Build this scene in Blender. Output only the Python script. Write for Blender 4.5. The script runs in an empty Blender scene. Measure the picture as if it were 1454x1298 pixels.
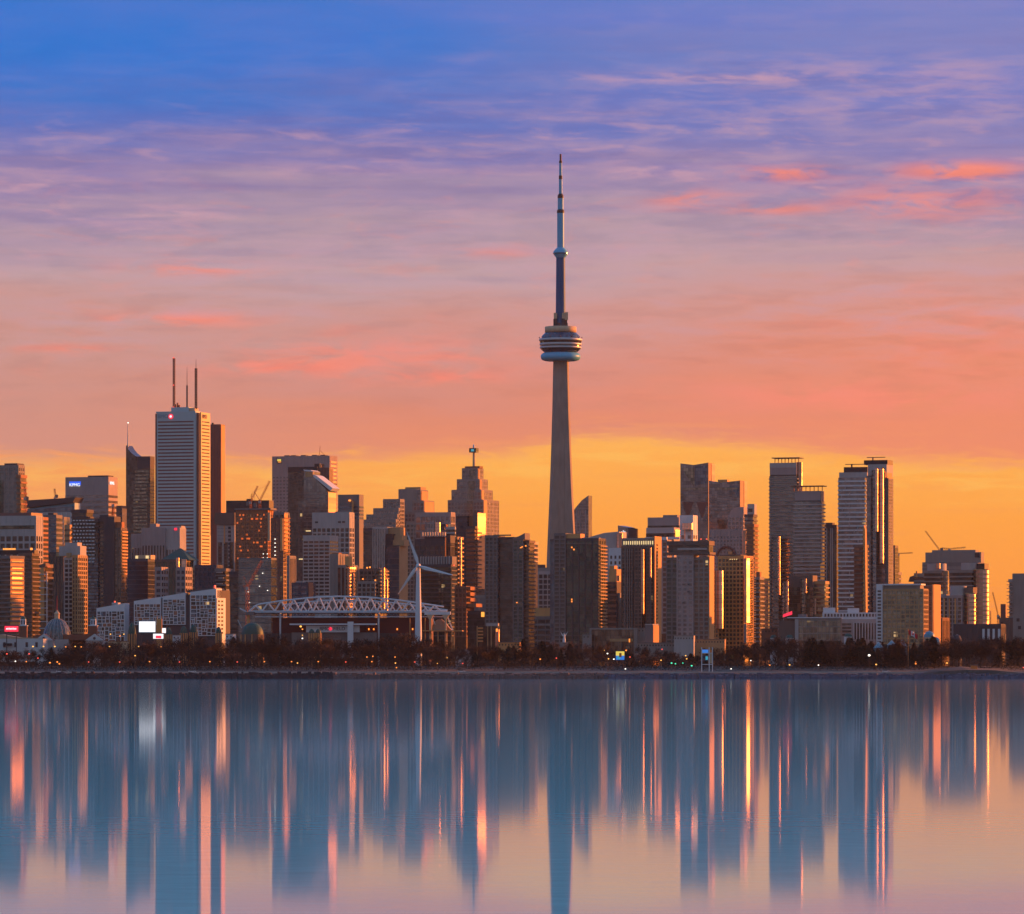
import bpy, math, random
from mathutils import Vector
R = math.radians
sc = bpy.context.scene
# ------------------------------------------------------------------ camera
F, CH, HY = 7161.0, 3.0, 957.0          # focal length in photo pixels, eye height, horizon row
cam_d = bpy.data.cameras.new('camera'); cam = bpy.data.objects.new('camera', cam_d)
sc.collection.objects.link(cam); sc.camera = cam
cam.location = (0, 0, CH); cam.rotation_euler = (R(90), 0, 0)
cam_d.sensor_width = 36; cam_d.lens = 36 * F / 1454; cam_d.shift_y = (HY - 649) / 1454
cam_d.clip_start = 1; cam_d.clip_end = 120000
# ------------------------------------------------------------------ exposure / render
sc.view_settings.view_transform = 'Standard'; sc.view_settings.look = 'None'
EV = .8; KE = 2 ** -EV                   # exposed a little up: the sun-lit walls outshine the sky
sc.view_settings.exposure = EV; sc.view_settings.gamma = 1
sc.render.engine = 'CYCLES'
sc.cycles.use_denoising = True
sc.cycles.sample_clamp_indirect = 6; sc.cycles.max_bounces = 5
sc.cycles.diffuse_bounces = 2; sc.cycles.glossy_bounces = 3; sc.cycles.caustics_reflective = False
# ------------------------------------------------------------------ sun
SAZ, SEL = R(61), R(6.5)                 # azimuth from +Y towards +X, elevation
S = Vector((math.sin(SAZ) * math.cos(SEL), math.cos(SAZ) * math.cos(SEL), math.sin(SEL)))
sd = bpy.data.lights.new('sun', 'SUN'); sun = bpy.data.objects.new('sun', sd); sc.collection.objects.link(sun)
sd.energy = 5.0; sd.angle = R(0.5); sd.color = (1.0, 0.27, 0.038)
sun.rotation_euler = (-S).to_track_quat('-Z', 'Y').to_euler(); sun.location = S * 9000
# ------------------------------------------------------------------ node helper
class G:
    def __init__(s, tree):
        s.t = tree; s.N = tree.nodes; s.L = tree.links
    def n(s, typ, **kw):
        nd = s.N.new(typ)
        for k, v in kw.items():
            if k == 'ins':
                for i, val in v.items():
                    if isinstance(val, bpy.types.NodeSocket): s.L.new(val, nd.inputs[i])
                    else: nd.inputs[i].default_value = val
            else: setattr(nd, k, v)
        return nd
    def m(s, op, a, b=0.0, c=None, clamp=False):
        d = {0: a, 1: b}
        if c is not None: d[2] = c
        return s.n('ShaderNodeMath', operation=op, use_clamp=clamp, ins=d).outputs[0]
    def ss(s, v, lo, hi):                                   # smoothstep
        return s.n('ShaderNodeMapRange', interpolation_type='SMOOTHSTEP', ins={0: v, 1: lo, 2: hi, 3: 0.0, 4: 1.0}).outputs[0]
    def mix(s, f, a, b, bt='MIX'):
        nd = s.n('ShaderNodeMix', data_type='RGBA', blend_type=bt)
        for i, v in ((0, f), (6, a), (7, b)):
            if isinstance(v, bpy.types.NodeSocket): s.L.new(v, nd.inputs[i])
            else: nd.inputs[i].default_value = v if i == 0 else tuple(v) + ((1,) if len(v) == 3 else ())
        return nd.outputs[2]
    def ramp(s, v, stops, interp='LINEAR'):
        nd = s.n('ShaderNodeValToRGB'); cr = nd.color_ramp; cr.interpolation = interp
        while len(cr.elements) < len(stops): cr.elements.new(0.5)
        for e, (p, c) in zip(cr.elements, stops):
            e.position = p; e.color = tuple(c) + (1,) if len(c) == 3 else c
        s.L.new(v, nd.inputs[0]); return nd.outputs[0]
    def noise(s, vec, scale=1, detail=3, rough=.5, dist=0.0):
        return s.n('ShaderNodeTexNoise', ins={'Vector': vec, 'Scale': scale, 'Detail': detail, 'Roughness': rough, 'Distortion': dist}).outputs[0]
    def comb(s, x, y, z=0.0):
        return s.n('ShaderNodeCombineXYZ', ins={0: x, 1: y, 2: z}).outputs[0]
def lin(r, g, b):
    return tuple((c / 255 / 12.92) if c / 255 < .04045 else ((c / 255 + .055) / 1.055) ** 2.4 for c in (r, g, b))
# ------------------------------------------------------------------ world: dawn sky
w = bpy.data.worlds.new('World'); sc.world = w; w.use_nodes = True
g = G(w.node_tree); g.N.clear()
tc = g.n('ShaderNodeTexCoord').outputs['Generated']
sx = g.n('ShaderNodeSeparateXYZ', ins={0: tc}); X_, Y_, Z_ = sx.outputs
az = g.m('ARCTAN2', X_, Y_)
el = g.m('ARCSINE', Z_)
ael = g.m('ABSOLUTE', el)
big = g.noise(g.comb(g.m('MULTIPLY', az, 11), g.m('MULTIPLY', el, 75), 12.0), 1, 5, .6, .3)
# slow warp so the colour bands undulate
wv = g.noise(g.comb(g.m('MULTIPLY', az, 9), g.m('MULTIPLY', el, 60)), 1, 3, .5)
w2 = g.noise(g.comb(g.m('MULTIPLY', az, 22), g.m('MULTIPLY', el, 330), 4.0), 1, 4, .55)
e1 = g.m('ADD', el, g.m('MULTIPLY', g.m('SUBTRACT', wv, .5), .026))
e1 = g.m('ADD', e1, g.m('MULTIPLY', g.m('SUBTRACT', w2, .5), .016))
e1 = g.m('SUBTRACT', e1, g.m('MULTIPLY', az, .02))       # bands a little higher to the right
def st(y, c): return ((957 - y) / F / 0.16, lin(*c))
stops = [st(957, (232, 140, 100)), st(650, (232, 142, 106)), st(600, (224, 140, 114)),
         st(530, (212, 142, 128)), st(450, (203, 152, 147)), st(385, (192, 160, 166)), st(315, (168, 146, 168)),
         st(240, (148, 131, 174)), st(160, (94, 116, 190)), st(85, (62, 116, 197)), st(-60, (48, 118, 208))]
upper = g.ramp(g.m('DIVIDE', e1, .16, clamp=True), stops)
upper = g.mix(g.m('MULTIPLY', g.m('MULTIPLY', g.ss(az, -.03, .10), .62), g.m('SUBTRACT', 1.0, g.ss(el, .058, .09))), upper, lin(243, 142, 106))
# lavender veil towards the upper right
veil = g.m('MULTIPLY', g.ss(az, -.06, .09), g.ss(el, .085, .125))
veil = g.m('MULTIPLY', veil, g.m('ADD', .45, g.m('MULTIPLY', w2, .7)))
upper = g.mix(g.m('MULTIPLY', veil, .8, clamp=True), upper, lin(146, 140, 192))
upper = g.mix(g.m('MULTIPLY', g.m('MULTIPLY', g.ss(big, .44, .62), g.ss(el, .105, .12)), .50), upper, lin(104, 122, 200))
upper = g.mix(g.m('MULTIPLY', g.m('SUBTRACT', 1.0, g.ss(az, -.10, -.01)), g.m('MULTIPLY', .55, g.m('SUBTRACT', 1.0, g.ss(el, .060, .085)))), upper, lin(200, 150, 138))
# long pale mauve streaks in the violet zone
s1 = g.noise(g.comb(g.m('MULTIPLY', az, 72), g.m('MULTIPLY', g.m('ADD', el, g.m('MULTIPLY', az, .02)), 420), 9.0), 1, 5, .6, .5)
f1 = g.m('MULTIPLY', g.ss(s1, .50, .74), g.m('MULTIPLY', g.ss(el, .070, .088), g.m('SUBTRACT', 1.0, g.ss(el, .105, .128))))
calm = g.m('SUBTRACT', 1.0, g.m('MULTIPLY', g.m('MULTIPLY', g.ss(el, .098, .116), g.m('SUBTRACT', 1.0, g.ss(az, -.05, .06))), .85))
f1 = g.m('MULTIPLY', g.m('MULTIPLY', f1, calm), g.ss(wv, .34, .60))
upper = g.mix(g.m('MULTIPLY', f1, .62), upper, lin(206, 158, 172))
s1b = g.noise(g.comb(g.m('MULTIPLY', az, 15), g.m('MULTIPLY', el, 210), 2.0), 1, 4, .6, .3)
f1b = g.m('MULTIPLY', g.ss(s1b, .47, .66), g.m('MULTIPLY', g.ss(el, .078, .10), g.m('SUBTRACT', 1.0, g.ss(el, .112, .136))))
upper = g.mix(g.m('MULTIPLY', f1b, .34), upper, lin(120, 110, 165))
# salmon streaks in the pink zone
s2 = g.noise(g.comb(g.m('MULTIPLY', az, 80), g.m('MULTIPLY', g.m('SUBTRACT', el, g.m('MULTIPLY', az, .02)), 290), 17.0), 1, 5, .6, .6)
f2 = g.m('MULTIPLY', g.ss(s2, .52, .76), g.m('MULTIPLY', g.ss(el, .047, .060), g.m('SUBTRACT', 1.0, g.ss(el, .088, .106))))
upper = g.mix(g.m('MULTIPLY', f2, .22), upper, lin(246, 142, 124))
def blobs(lst):
    tot = None
    for px, py, sx_, sy_, a_ in lst:
        dx = g.m('MULTIPLY', g.m('SUBTRACT', az, (px - 727) / F), F / sx_); dy = g.m('MULTIPLY', g.m('SUBTRACT', el, (957 - py) / F), F / sy_)
        e_ = g.m('MULTIPLY', g.m('EXPONENT', g.m('MULTIPLY', g.m('ADD', g.m('MULTIPLY', dx, dx), g.m('MULTIPLY', dy, dy)), -1.0)), a_)
        tot = e_ if tot is None else g.m('ADD', tot, e_)
    return tot
tex = g.ss(s2, .34, .60)
B1 = g.m('MULTIPLY', blobs([(270, 383, 90, 11, .8), (250, 455, 110, 10, .9), (105, 497, 75, 6, .7), (540, 505, 190, 26, .75), (600, 536, 110, 8, .9), (1110, 250, 80, 11, .9), (1365, 247, 85, 12, 1.2), (1310, 290, 130, 26, .7),
    (980, 286, 60, 13, .7), (1200, 565, 240, 24, .7), (700, 360, 70, 9, .5), (1100, 300, 60, 8, .7), (400, 522, 90, 9, .8), (1380, 480, 160, 60, .35)]), tex, clamp=True)
upper = g.mix(g.m('MULTIPLY', blobs([(130, 70, 330, 80, 1.0), (560, 60, 150, 40, .5)]), .74), upper, lin(20, 118, 212))
upper = g.mix(g.m('MULTIPLY', B1, .92), upper, lin(252, 140, 118))
B2 = g.m('MULTIPLY', blobs([(900, 246, 100, 9, .8), (480, 246, 90, 9, .7), (1010, 116, 190, 9, .8), (220, 308, 130, 12, .7), (60, 270, 110, 10, .6), (430, 196, 120, 9, .5), (1380, 156, 70, 9, .6), (620, 300, 120, 12, .5), (1300, 120, 160, 30, .4)]), g.ss(s1, .38, .64), clamp=True)
upper = g.mix(g.m('MULTIPLY', B2, .8), upper, lin(214, 165, 178))
# clear golden band below a cloud edge that rises in the middle
bump = g.ramp(g.m('ADD', g.m('MULTIPLY', az, 1 / .22), .5),
              [(0, (.30,) * 3), (.28, (.24,) * 3), (.46, (.40,) * 3), (.60, (.80,) * 3), (.70, (.60,) * 3), (.84, (.26,) * 3), (1, (.12,) * 3)], 'EASE')
edge = g.m('ADD', .0398, g.m('MULTIPLY', bump, .0085))
jag = g.noise(g.comb(g.m('MULTIPLY', az, 55), g.m('MULTIPLY', el, 380), 31.0), 1, 6, .68, .5)
mot = g.noise(g.comb(g.m('MULTIPLY', az, 60), g.m('MULTIPLY', el, 330), 77.0), 1, 5, .58, .25)
m1_ = g.m('MULTIPLY', g.ss(mot, .42, .68), g.m('MULTIPLY', g.ss(el, .05, .075), g.m('SUBTRACT', 1.0, g.ss(el, .118, .136))))
m1_ = g.m('MULTIPLY', g.m('MULTIPLY', m1_, calm), g.ss(big, .34, .62))
upper = g.mix(g.m('MULTIPLY', m1_, .40), upper, lin(198, 160, 176))
m2_ = g.m('MULTIPLY', g.m('SUBTRACT', 1.0, g.ss(mot, .34, .52)), g.m('MULTIPLY', g.m('MULTIPLY', g.ss(el, .045, .06), g.m('SUBTRACT', 1.0, g.ss(el, .10, .14))), .26))
upper = g.mix(m2_, upper, g.mix(1.0, upper, (.70, .74, .86), 'MULTIPLY'))
d = g.m('ADD', g.m('SUBTRACT', el, edge), g.m('MULTIPLY', g.m('SUBTRACT', jag, .5), .0135))
gold = g.ramp(g.m('DIVIDE', el, .05, clamp=True), [(0, lin(238, 138, 68)), (.25, lin(253, 152, 62)), (.6, lin(255, 163, 66)), (.85, lin(255, 174, 78)), (1, lin(255, 184, 92))])
gold = g.mix(g.m('MULTIPLY', g.m('SUBTRACT', 1.0, g.ss(az, -.11, .01)), .85), gold, lin(244, 156, 96))
gs = g.noise(g.comb(g.m('MULTIPLY', az, 18), g.m('MULTIPLY', el, 380), 50.0), 1, 3, .5)
gold = g.mix(g.m('MULTIPLY', g.ss(gs, .55, .75), .35), gold, lin(238, 146, 96))
gold = g.mix(g.m('MULTIPLY', g.m('MULTIPLY', g.ss(d, -.009, -.001), g.ss(jag, .40, .62)), .55), gold, lin(255, 192, 92))
fr2 = g.m('MULTIPLY', g.m('MULTIPLY', g.ss(jag, .50, .66), g.m('SUBTRACT', 1.0, g.ss(d, .0, .010))), g.m('MULTIPLY', g.ss(az, -.06, .0), .6))
upper = g.mix(fr2, upper, lin(253, 166, 92))
front = g.mix(g.ss(d, -.0020, .0030), gold, upper)
# high sky: Nishita and dusk blue overhead
nish = g.n('ShaderNodeTexSky', sky_type='NISHITA', sun_disc=False, sun_elevation=SEL, sun_rotation=SAZ, altitude=80, dust_density=2.0)
nis = g.mix(1.0, nish.outputs[0], (.10, .10, .10), 'MULTIPLY')
high = g.mix(.7, nis, (.11, .31, .68))
back = g.ramp(g.m('DIVIDE', ael, 1.2, clamp=True), [(0, (.34, .285, .30)), (.10, (.31, .29, .34)), (.3, (.23, .29, .42)), (.6, (.15, .29, .50)), (1, (.09, .23, .50))])
col = g.mix(g.ss(el, .135, .50), front, high)
col = g.mix(g.ss(g.m('MULTIPLY', Y_, -1.0), -.45, .35), col, back)
# glow round the sun, outside the frame to the right
dot = g.n('ShaderNodeVectorMath', operation='DOT_PRODUCT', ins={0: tc, 1: tuple(S)}).outputs['Value']
gl = g.m('POWER', g.m('MAXIMUM', dot, 0.0), 14.0)
gl = g.m('ADD', g.m('MULTIPLY', gl, .9), g.m('MULTIPLY', g.m('POWER', g.m('MAXIMUM', dot, 0.0), 90.0), 1.6))
gc = g.n('ShaderNodeVectorMath', operation='SCALE', ins={0: (1.0, .40, .06), 'Scale': gl}).outputs[0]
col = g.mix(1.0, col, gc, 'ADD')
col = g.mix(g.ss(el, -.02, -.001), (.03, .04, .06), col)
bg = g.n('ShaderNodeBackground', ins={0: col, 1: KE})
out = g.n('ShaderNodeOutputWorld', ins={0: bg.outputs[0]})
# ------------------------------------------------------------------ materials
M = {}
def new_mat(name):
    m = bpy.data.materials.new(name); m.use_nodes = True; m.node_tree.nodes.clear(); M[name] = m
    return m, G(m.node_tree)
def fin(g, sh): g.n('ShaderNodeOutputMaterial', ins={0: sh})
def wall(name, col, rough=.75, var=.22, metal=0.0, spec=.4):
    m, g = new_mat(name)
    oc = g.n('ShaderNodeTexCoord').outputs['Object']
    st_ = g.n('ShaderNodeMapping', ins={0: oc, 3: (.35, .35, .06)}).outputs[0]
    n1 = g.noise(st_, 1.0, 4, .6); n2 = g.noise(oc, .05, 3, .5)
    v = g.m('ADD', g.m('MULTIPLY', g.m('SUBTRACT', n1, .5), var * 2), g.m('MULTIPLY', g.m('SUBTRACT', n2, .5), var * 1.6))
    v = g.m('ADD', v, 1.0)
    c = g.n('ShaderNodeVectorMath', operation='SCALE', ins={0: col, 'Scale': v}).outputs[0]
    fin(g, g.n('ShaderNodeBsdfPrincipled', ins={'Base Color': c, 'Roughness': rough, 'Metallic': metal, 'Specular IOR Level': spec}).outputs[0])
def glass(name, dark, light, rough=.16, metal=.55, cell=(2.6, 3.4), lit=.0016, tilt=.05, frame=.10, litcol=(1, .62, .25)):
    m, g = new_mat(name)
    oc = g.n('ShaderNodeTexCoord').outputs['Object']
    sp = g.n('ShaderNodeSeparateXYZ', ins={0: oc}).outputs
    cx = g.m('FLOOR', g.m('DIVIDE', sp[0], cell[0])); cy = g.m('FLOOR', g.m('DIVIDE', sp[1], cell[0])); cz = g.m('FLOOR', g.m('DIVIDE', sp[2], cell[1]))
    oi = g.n('ShaderNodeObjectInfo').outputs['Location']
    cv = g.comb(cx, cy, cz)
    cv = g.n('ShaderNodeVectorMath', operation='ADD', ins={0: cv, 1: oi}).outputs[0]
    wn = g.n('ShaderNodeTexWhiteNoise', noise_dimensions='3D', ins={0: cv})
    val, colr = wn.outputs[0], wn.outputs[1]
    big = g.noise(oc, .035, 2, .5)
    f = g.m('ADD', g.m('MULTIPLY', val, .75), g.m('MULTIPLY', g.m('SUBTRACT', big, .5), .9), clamp=True)
    c = g.mix(f, dark, light)
    fx = g.m('FRACT', g.m('DIVIDE', sp[0], cell[0])); fz = g.m('FRACT', g.m('DIVIDE', sp[2], cell[1]))
    fr = g.m('MAXIMUM', g.m('LESS_THAN', fx, frame), g.m('LESS_THAN', fz, frame))
    c = g.mix(g.m('MULTIPLY', fr, .55), c, (.05, .045, .045))
    nrm = g.n('ShaderNodeNewGeometry').outputs['Normal']
    off = g.n('ShaderNodeVectorMath', operation='SUBTRACT', ins={0: colr, 1: (.5, .5, .5)}).outputs[0]
    off = g.n('ShaderNodeVectorMath', operation='SCALE', ins={0: off, 'Scale': tilt}).outputs[0]
    nn = g.n('ShaderNodeVectorMath', operation='NORMALIZE', ins={0: g.n('ShaderNodeVectorMath', operation='ADD', ins={0: nrm, 1: off}).outputs[0]}).outputs[0]
    p = g.n('ShaderNodeBsdfPrincipled', ins={'Base Color': c, 'Roughness': rough, 'Metallic': metal, 'Normal': nn, 'Emission Color': litcol + (1,)})
    wn2 = g.n('ShaderNodeTexWhiteNoise', noise_dimensions='3D', ins={0: g.n('ShaderNodeVectorMath', operation='ADD', ins={0: cv, 1: (7.3, 1.1, 3.7)}).outputs[0]}).outputs[0]
    on = g.m('GREATER_THAN', wn2, 1 - lit)
    g.L.new(g.m('MULTIPLY', on, g.m('ADD', .05, g.m('MULTIPLY', val, .35))), p.inputs['Emission Strength'])
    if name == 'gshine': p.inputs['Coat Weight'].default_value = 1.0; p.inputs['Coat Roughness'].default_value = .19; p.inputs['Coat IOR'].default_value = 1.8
    fin(g, p.outputs[0])
def emit(name, col, s):
    m, g = new_mat(name)
    fin(g, g.n('ShaderNodeBsdfPrincipled', ins={'Base Color': (.1, .1, .1, 1), 'Emission Color': col + (1,), 'Emission Strength': s * KE}).outputs[0])
wall('white', (.66, .68, .70), .6, .10); wall('pale', (.43, .40, .385)); wall('conc', (.27, .24, .22)); wall('grey', (.18, .165, .165))
wall('pink', (.36, .29, .28)); wall('brown', (.15, .105, .09)); wall('tan', (.45, .28, .14)); wall('slate', (.072, .062, .070))
wall('black', (.03, .028, .035), .6); wall('brick', (.24, .095, .06)); wall('rust', (.36, .14, .07)); wall('granite', (.17, .075, .065), .5)
wall('blue_roof', (.12, .30, .40), .45); wall('navy', (.06, .07, .10)); wall('copper', (.02, .09, .075), .6); wall('maroon', (.10, .018, .025), .6)
wall('steel', (.55, .58, .60), .45, .1, .2); wall('cream', (.60, .44, .28)); wall('red', (.55, .03, .04), .5)
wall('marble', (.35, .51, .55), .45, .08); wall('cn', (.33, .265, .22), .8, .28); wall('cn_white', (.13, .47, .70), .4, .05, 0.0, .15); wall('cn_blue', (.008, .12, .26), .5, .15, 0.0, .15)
wall('sun_gold_stone', (.66, .45, .22), .5, .08); wall('sun_orange', (.68, .34, .13)); wall('bright_orange', (.80, .24, .06), .7); wall('wood', (.05, .032, .026), .9); wall('crane_red', (.50, .13, .05), .5); wall('cable', (.16, .13, .12), .6)  # side-wall, side-stone and floor-patch oranges carry low sunlight in their base colour
glass('gdark', (.035, .03, .03), (.14, .125, .12)); glass('gblue', (.04, .06, .10), (.18, .24, .30)); glass('ggrey', (.10, .10, .11), (.32, .31, .30))
glass('gbrown', (.07, .045, .035), (.26, .20, .16)); glass('golive', (.11, .10, .08), (.42, .36, .28), lit=.006); glass('ggreen', (.025, .038, .035), (.12, .15, .13))
glass('gnavy', (.012, .02, .045), (.05, .075, .12)); glass('gpale', (.28, .30, .32), (.55, .56, .56), metal=.4); glass('gpurple', (.13, .11, .115), (.34, .31, .32))
glass('gshine', (.66, .36, .24), (.88, .44, .32), rough=.31, metal=.95, lit=0.0, tilt=.06, cell=(50., 3.3)); glass('gred', (.14, .06, .04), (.34, .16, .10), metal=.35, lit=.006)  # gold of the low sun worked into the shine glass's base colour
glass('gdome', (.06, .08, .09), (.22, .25, .26), cell=(1.2, 1.2), lit=0, metal=.5)
emit('lamp_orange', (1, .26, .03), 1.9); emit('lamp_yellow', (1, .46, .08), 1.9); emit('lamp_white', (1, .93, .80), 2.6); emit('lamp_red', (1, .08, .05), 1.6)
emit('lamp_green', (.04, .8, .45), 1.6); emit('screen_white', (1, .97, 1), 1.15); emit('screen_red', (1, .02, .06), 1.2); emit('sign_blue', (.01, .11, 1), 1.1)
emit('sign_white', (.9, .95, 1), 1.2); emit('window_light', (1, .70, .32), 1.0); emit('screen_blue', (.02, .25, .9), .7); emit('screen_teal', (.03, .5, .7), .6)
emit('sunlit_glow', (1, .17, .015), .85); emit('screen_yellow', (1, .75, .1), .8); emit('sign_amber', (1, .35, .04), 1.5)  # orange floor glow stands in for sunlight; no lamp there
# ------------------------------------------------------------------ geometry helpers
GZ = 8.0
COL = sc.collection
def PX(px, D): return (px - 727) / F * D
def PZ(py, D): return CH + (HY - py) / F * D
def link(name, me, mat, parent):
    o = bpy.data.objects.new(name, me); COL.objects.link(o)
    if mat and not me.materials: me.materials.append(M[mat])
    o.parent = parent; return o
def mesh(name, vs, fs, mat, parent=None, smooth=False):
    me = bpy.data.meshes.new(name); me.from_pydata(vs, [], fs)
    if smooth: me.polygons.foreach_set('use_smooth', [True] * len(me.polygons))
    me.update(); return link(name, me, mat, parent)
def boxvf(x0, x1, y0, y1, z0, z1, vs, fs):
    b = len(vs)
    vs += [(x0, y0, z0), (x1, y0, z0), (x1, y1, z0), (x0, y1, z0), (x0, y0, z1), (x1, y0, z1), (x1, y1, z1), (x0, y1, z1)]
    fs += [tuple(b + i for i in q) for q in ((3, 2, 1, 0), (4, 5, 6, 7), (0, 1, 5, 4), (1, 2, 6, 5), (2, 3, 7, 6), (3, 0, 4, 7))]
def tubevf(p, q, r, vs, fs, n=6, r2=None):
    p, q = Vector(p), Vector(q); d = (q - p)
    if d.length < 1e-6: return
    d.normalize(); u = d.orthogonal().normalized(); v = d.cross(u); b = len(vs)
    for P_, rr in ((p, r), (q, r2 or r)):
        for i in range(n):
            a = 2 * math.pi * i / n; vs.append(tuple(P_ + (u * math.cos(a) + v * math.sin(a)) * rr))
    fs += [(b + i, b + (i + 1) % n, b + n + (i + 1) % n, b + n + i) for i in range(n)]
    fs += [tuple(b + n - 1 - i for i in range(n)), tuple(b + n + i for i in range(n))]
def lathevf(prof, vs, fs, n=40, cx=0, cy=0):
    b = len(vs)
    for r, z in prof:
        for i in range(n):
            a = 2 * math.pi * i / n; vs.append((cx + r * math.cos(a), cy + r * math.sin(a), z))
    for k in range(len(prof) - 1):
        for i in range(n):
            j = (i + 1) % n; fs.append((b + k * n + i, b + k * n + j, b + (k + 1) * n + j, b + (k + 1) * n + i))
    m_ = b + (len(prof) - 1) * n; e = len(vs); vs.extend(vs[b:b + n]); vs.extend(vs[m_:m_ + n])     # caps keep their own edge
    fs += [tuple(e + n - 1 - i for i in range(n)), tuple(e + n + i for i in range(n))]
def latticevf(p, q, w, vs, fs, r=.12, step=None):
    p, q = Vector(p), Vector(q); d = q - p; L = d.length; d.normalize()
    u = d.orthogonal().normalized(); v = d.cross(u); n = max(2, int(L / (step or w * 1.6)))
    cs = [(u * a + v * b) * w / 2 for a, b in ((1, 1), (1, -1), (-1, -1), (-1, 1))]
    for c in cs: tubevf(p + c, q + c, r, vs, fs, 4)
    for i in range(n):
        a, b = p + d * L * i / n, p + d * L * (i + 1) / n
        for k in range(4): tubevf(a + cs[k], b + cs[(k + 1) % 4], r * .7, vs, fs, 3)
def mk(name, fn, mat, parent=None, smooth=False):
    vs, fs = [], []; fn(vs, fs); return mesh(name, vs, fs, mat, parent, smooth)
def tag(o, label=None, cat=None, group=None, kind=None):
    if label: o['label'] = label
    if cat: o['category'] = cat
    if group: o['group'] = group
    if kind: o['kind'] = kind
    return o
def empty(name, loc, rz=0, **kw):
    o = bpy.data.objects.new(name, None); COL.objects.link(o); o.location = loc; o.rotation_euler = (0, 0, rz)
    return tag(o, **kw)
def text(name, s, mat, parent, loc, rot, size, depth=.15, align='CENTER'):
    c = bpy.data.curves.new(name, 'FONT'); c.body = s; c.size = size; c.extrude = depth; c.align_x = align; c.align_y = 'CENTER'
    t = bpy.data.objects.new(name, c); me = bpy.data.meshes.new_from_object(t); bpy.data.objects.remove(t); me.materials.clear()
    o = link(name, me, mat, parent); o.location = loc; o.rotation_euler = rot
    return o
class Bld:
    """a building: local x runs along its front (0 = near right corner), local y goes back, z up"""
    def __init__(s, name, label, D, xl, xc, xr, a=18, dep=None, group=None, cat='building', base=GZ):
        s.D, s.xc, s.m, s.a = D, xc, D / F, R(a); s.base = base
        s.W = (xc - xl) * s.m / math.cos(s.a)
        s.L = dep or max(14.0, (xr - xc) * s.m / math.sin(s.a))
        s.root = empty(name, (PX(xc, D), D, base), -s.a, label=label, cat=cat, group=group)
    def x(s, px): return (px - s.xc) * s.m / math.cos(s.a)
    def z(s, py): return PZ(py, s.D) - s.base
    def box(s, name, mat, x0, x1, y0, y1, z0, z1, parent=None):
        return mk(name, lambda v, f: boxvf(x0, x1, y0, y1, z0, z1, v, f), mat, parent or s.root)
    def pbox(s, name, mat, p0, p1, pt, pb, y0=0., y1=None, parent=None, dx=0.):
        """box given by picture columns and rows on the front plane"""
        return s.box(name, mat, s.x(p0), s.x(p1) + dx, y0, s.L if y1 is None else y1, s.z(pb), s.z(pt), parent)
    def prism(s, name, mat, pts, y0=0., y1=None, parent=None):
        """polygon in the front plane (picture points, clockwise from top left) pushed back"""
        y1 = s.L if y1 is None else y1; n = len(pts); P = [(s.x(a), s.z(b)) for a, b in pts]
        vs = [(x, y0, z) for x, z in P] + [(x, y1, z) for x, z in P]
        fs = [tuple(range(n))[::-1], tuple(range(n, 2 * n))] + [(i, (i + 1) % n, n + (i + 1) % n, n + i) for i in range(n)]
        return mesh(name, vs, fs, mat, parent or s.root)
    def cyl(s, name, mat, px, cy, r, pt, pb, n=28, parent=None, r2=None):
        cx = s.x(px) - (cy * math.tan(s.a) if cy < -5 else 0); z0, z1 = s.z(pb), s.z(pt)
        if px > s.xc + .6 and name == 'glint_bay': cy = (px - s.xc) * s.m / math.sin(s.a); cx = .35 * r   # a glint cylinder added on the side wall
        o = mk(name, lambda v, f: lathevf([(r, z0), (r2 or r, z1)], v, f, n, cx, cy), mat, parent or s.root)
        for p in o.data.polygons: p.use_smooth = len(p.vertices) == 4
        return o
    def fac(s, x0, x1, y0, y1, z0, z1, st, wm, gm, fh=3.6, bay=6., zv=0., cap=None, cw=None, thin=.32, proud=None):
        """one block with its facade: core, a part for each storey band and each pier"""
        core = wm if st in ('ribbon', 'punch') else gm
        s.box('wall' if core == wm else 'glazing', core, x0, x1, y0, y1, 0 if zv <= 0 else max(0, z0), z1)
        zb = max(z0, zv); nf = max(1, int((z1 - zb) / fh)); nf = min(nf, 99); cap = fh * .5 if cap is None else cap
        e = proud if proud is not None else {'ribbon': .12, 'punch': .12, 'grid': .25, 'balcony': 1.3, 'curtain': .12, 'piers': .2, 'slot': .2}.get(st, .2)
        sn, wn = ('balcony', 'window_band') if st == 'balcony' else ('floor_slab', 'window_band')
        if st in ('ribbon', 'punch'):
            for k in range(nf):
                zz = z1 - cap - (k + 1) * fh + fh * .25
                s.box('window_band', gm, x0 - e, x1 + e, y0 - e, y1 + e, zz, zz + fh * (1 - thin) * .85)
        elif st in ('grid', 'balcony', 'curtain', 'slot'):
            th = fh * thin * (.45 if st == 'curtain' else 1)
            for k in range(nf):
                zz = z1 - cap - (k + 1) * fh
                s.box(sn, wm, x0 - e * .2, x1 + e, y0 - e, y1 - e * .5, zz, zz + th)
        if cap > 0 and st not in ('ribbon', 'punch'):
            s.box('parapet', wm, x0 - e * .5, x1 + e * .6, y0 - e * .6, y1 + .1, z1 - cap, z1 + .5)
        if st in ('grid', 'piers', 'punch', 'slot') or cw:
            w_ = cw or (bay * .28); ep = e + .13; n = max(2, min(60, int(round((x1 - x0) / bay)))); bb = (x1 - x0) / n
            for i in range(n + 1):
                xx = x0 + i * bb
                s.box('pier', wm, max(x0 - .3, xx - w_ / 2), min(x1 + ep, xx + w_ / 2), y0 - ep, y0 + .3, zb, z1 - .02)
            n = max(1, min(30, int(round((y1 - y0) / bay)))); bb = (y1 - y0) / n
            for i in range(1, n + 1):
                yy = y0 + i * bb
                s.box('pier', wm, x1 - .3, x1 + ep, yy - w_ / 2, yy + w_ / 2 - .01, zb, z1 - .02)
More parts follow.
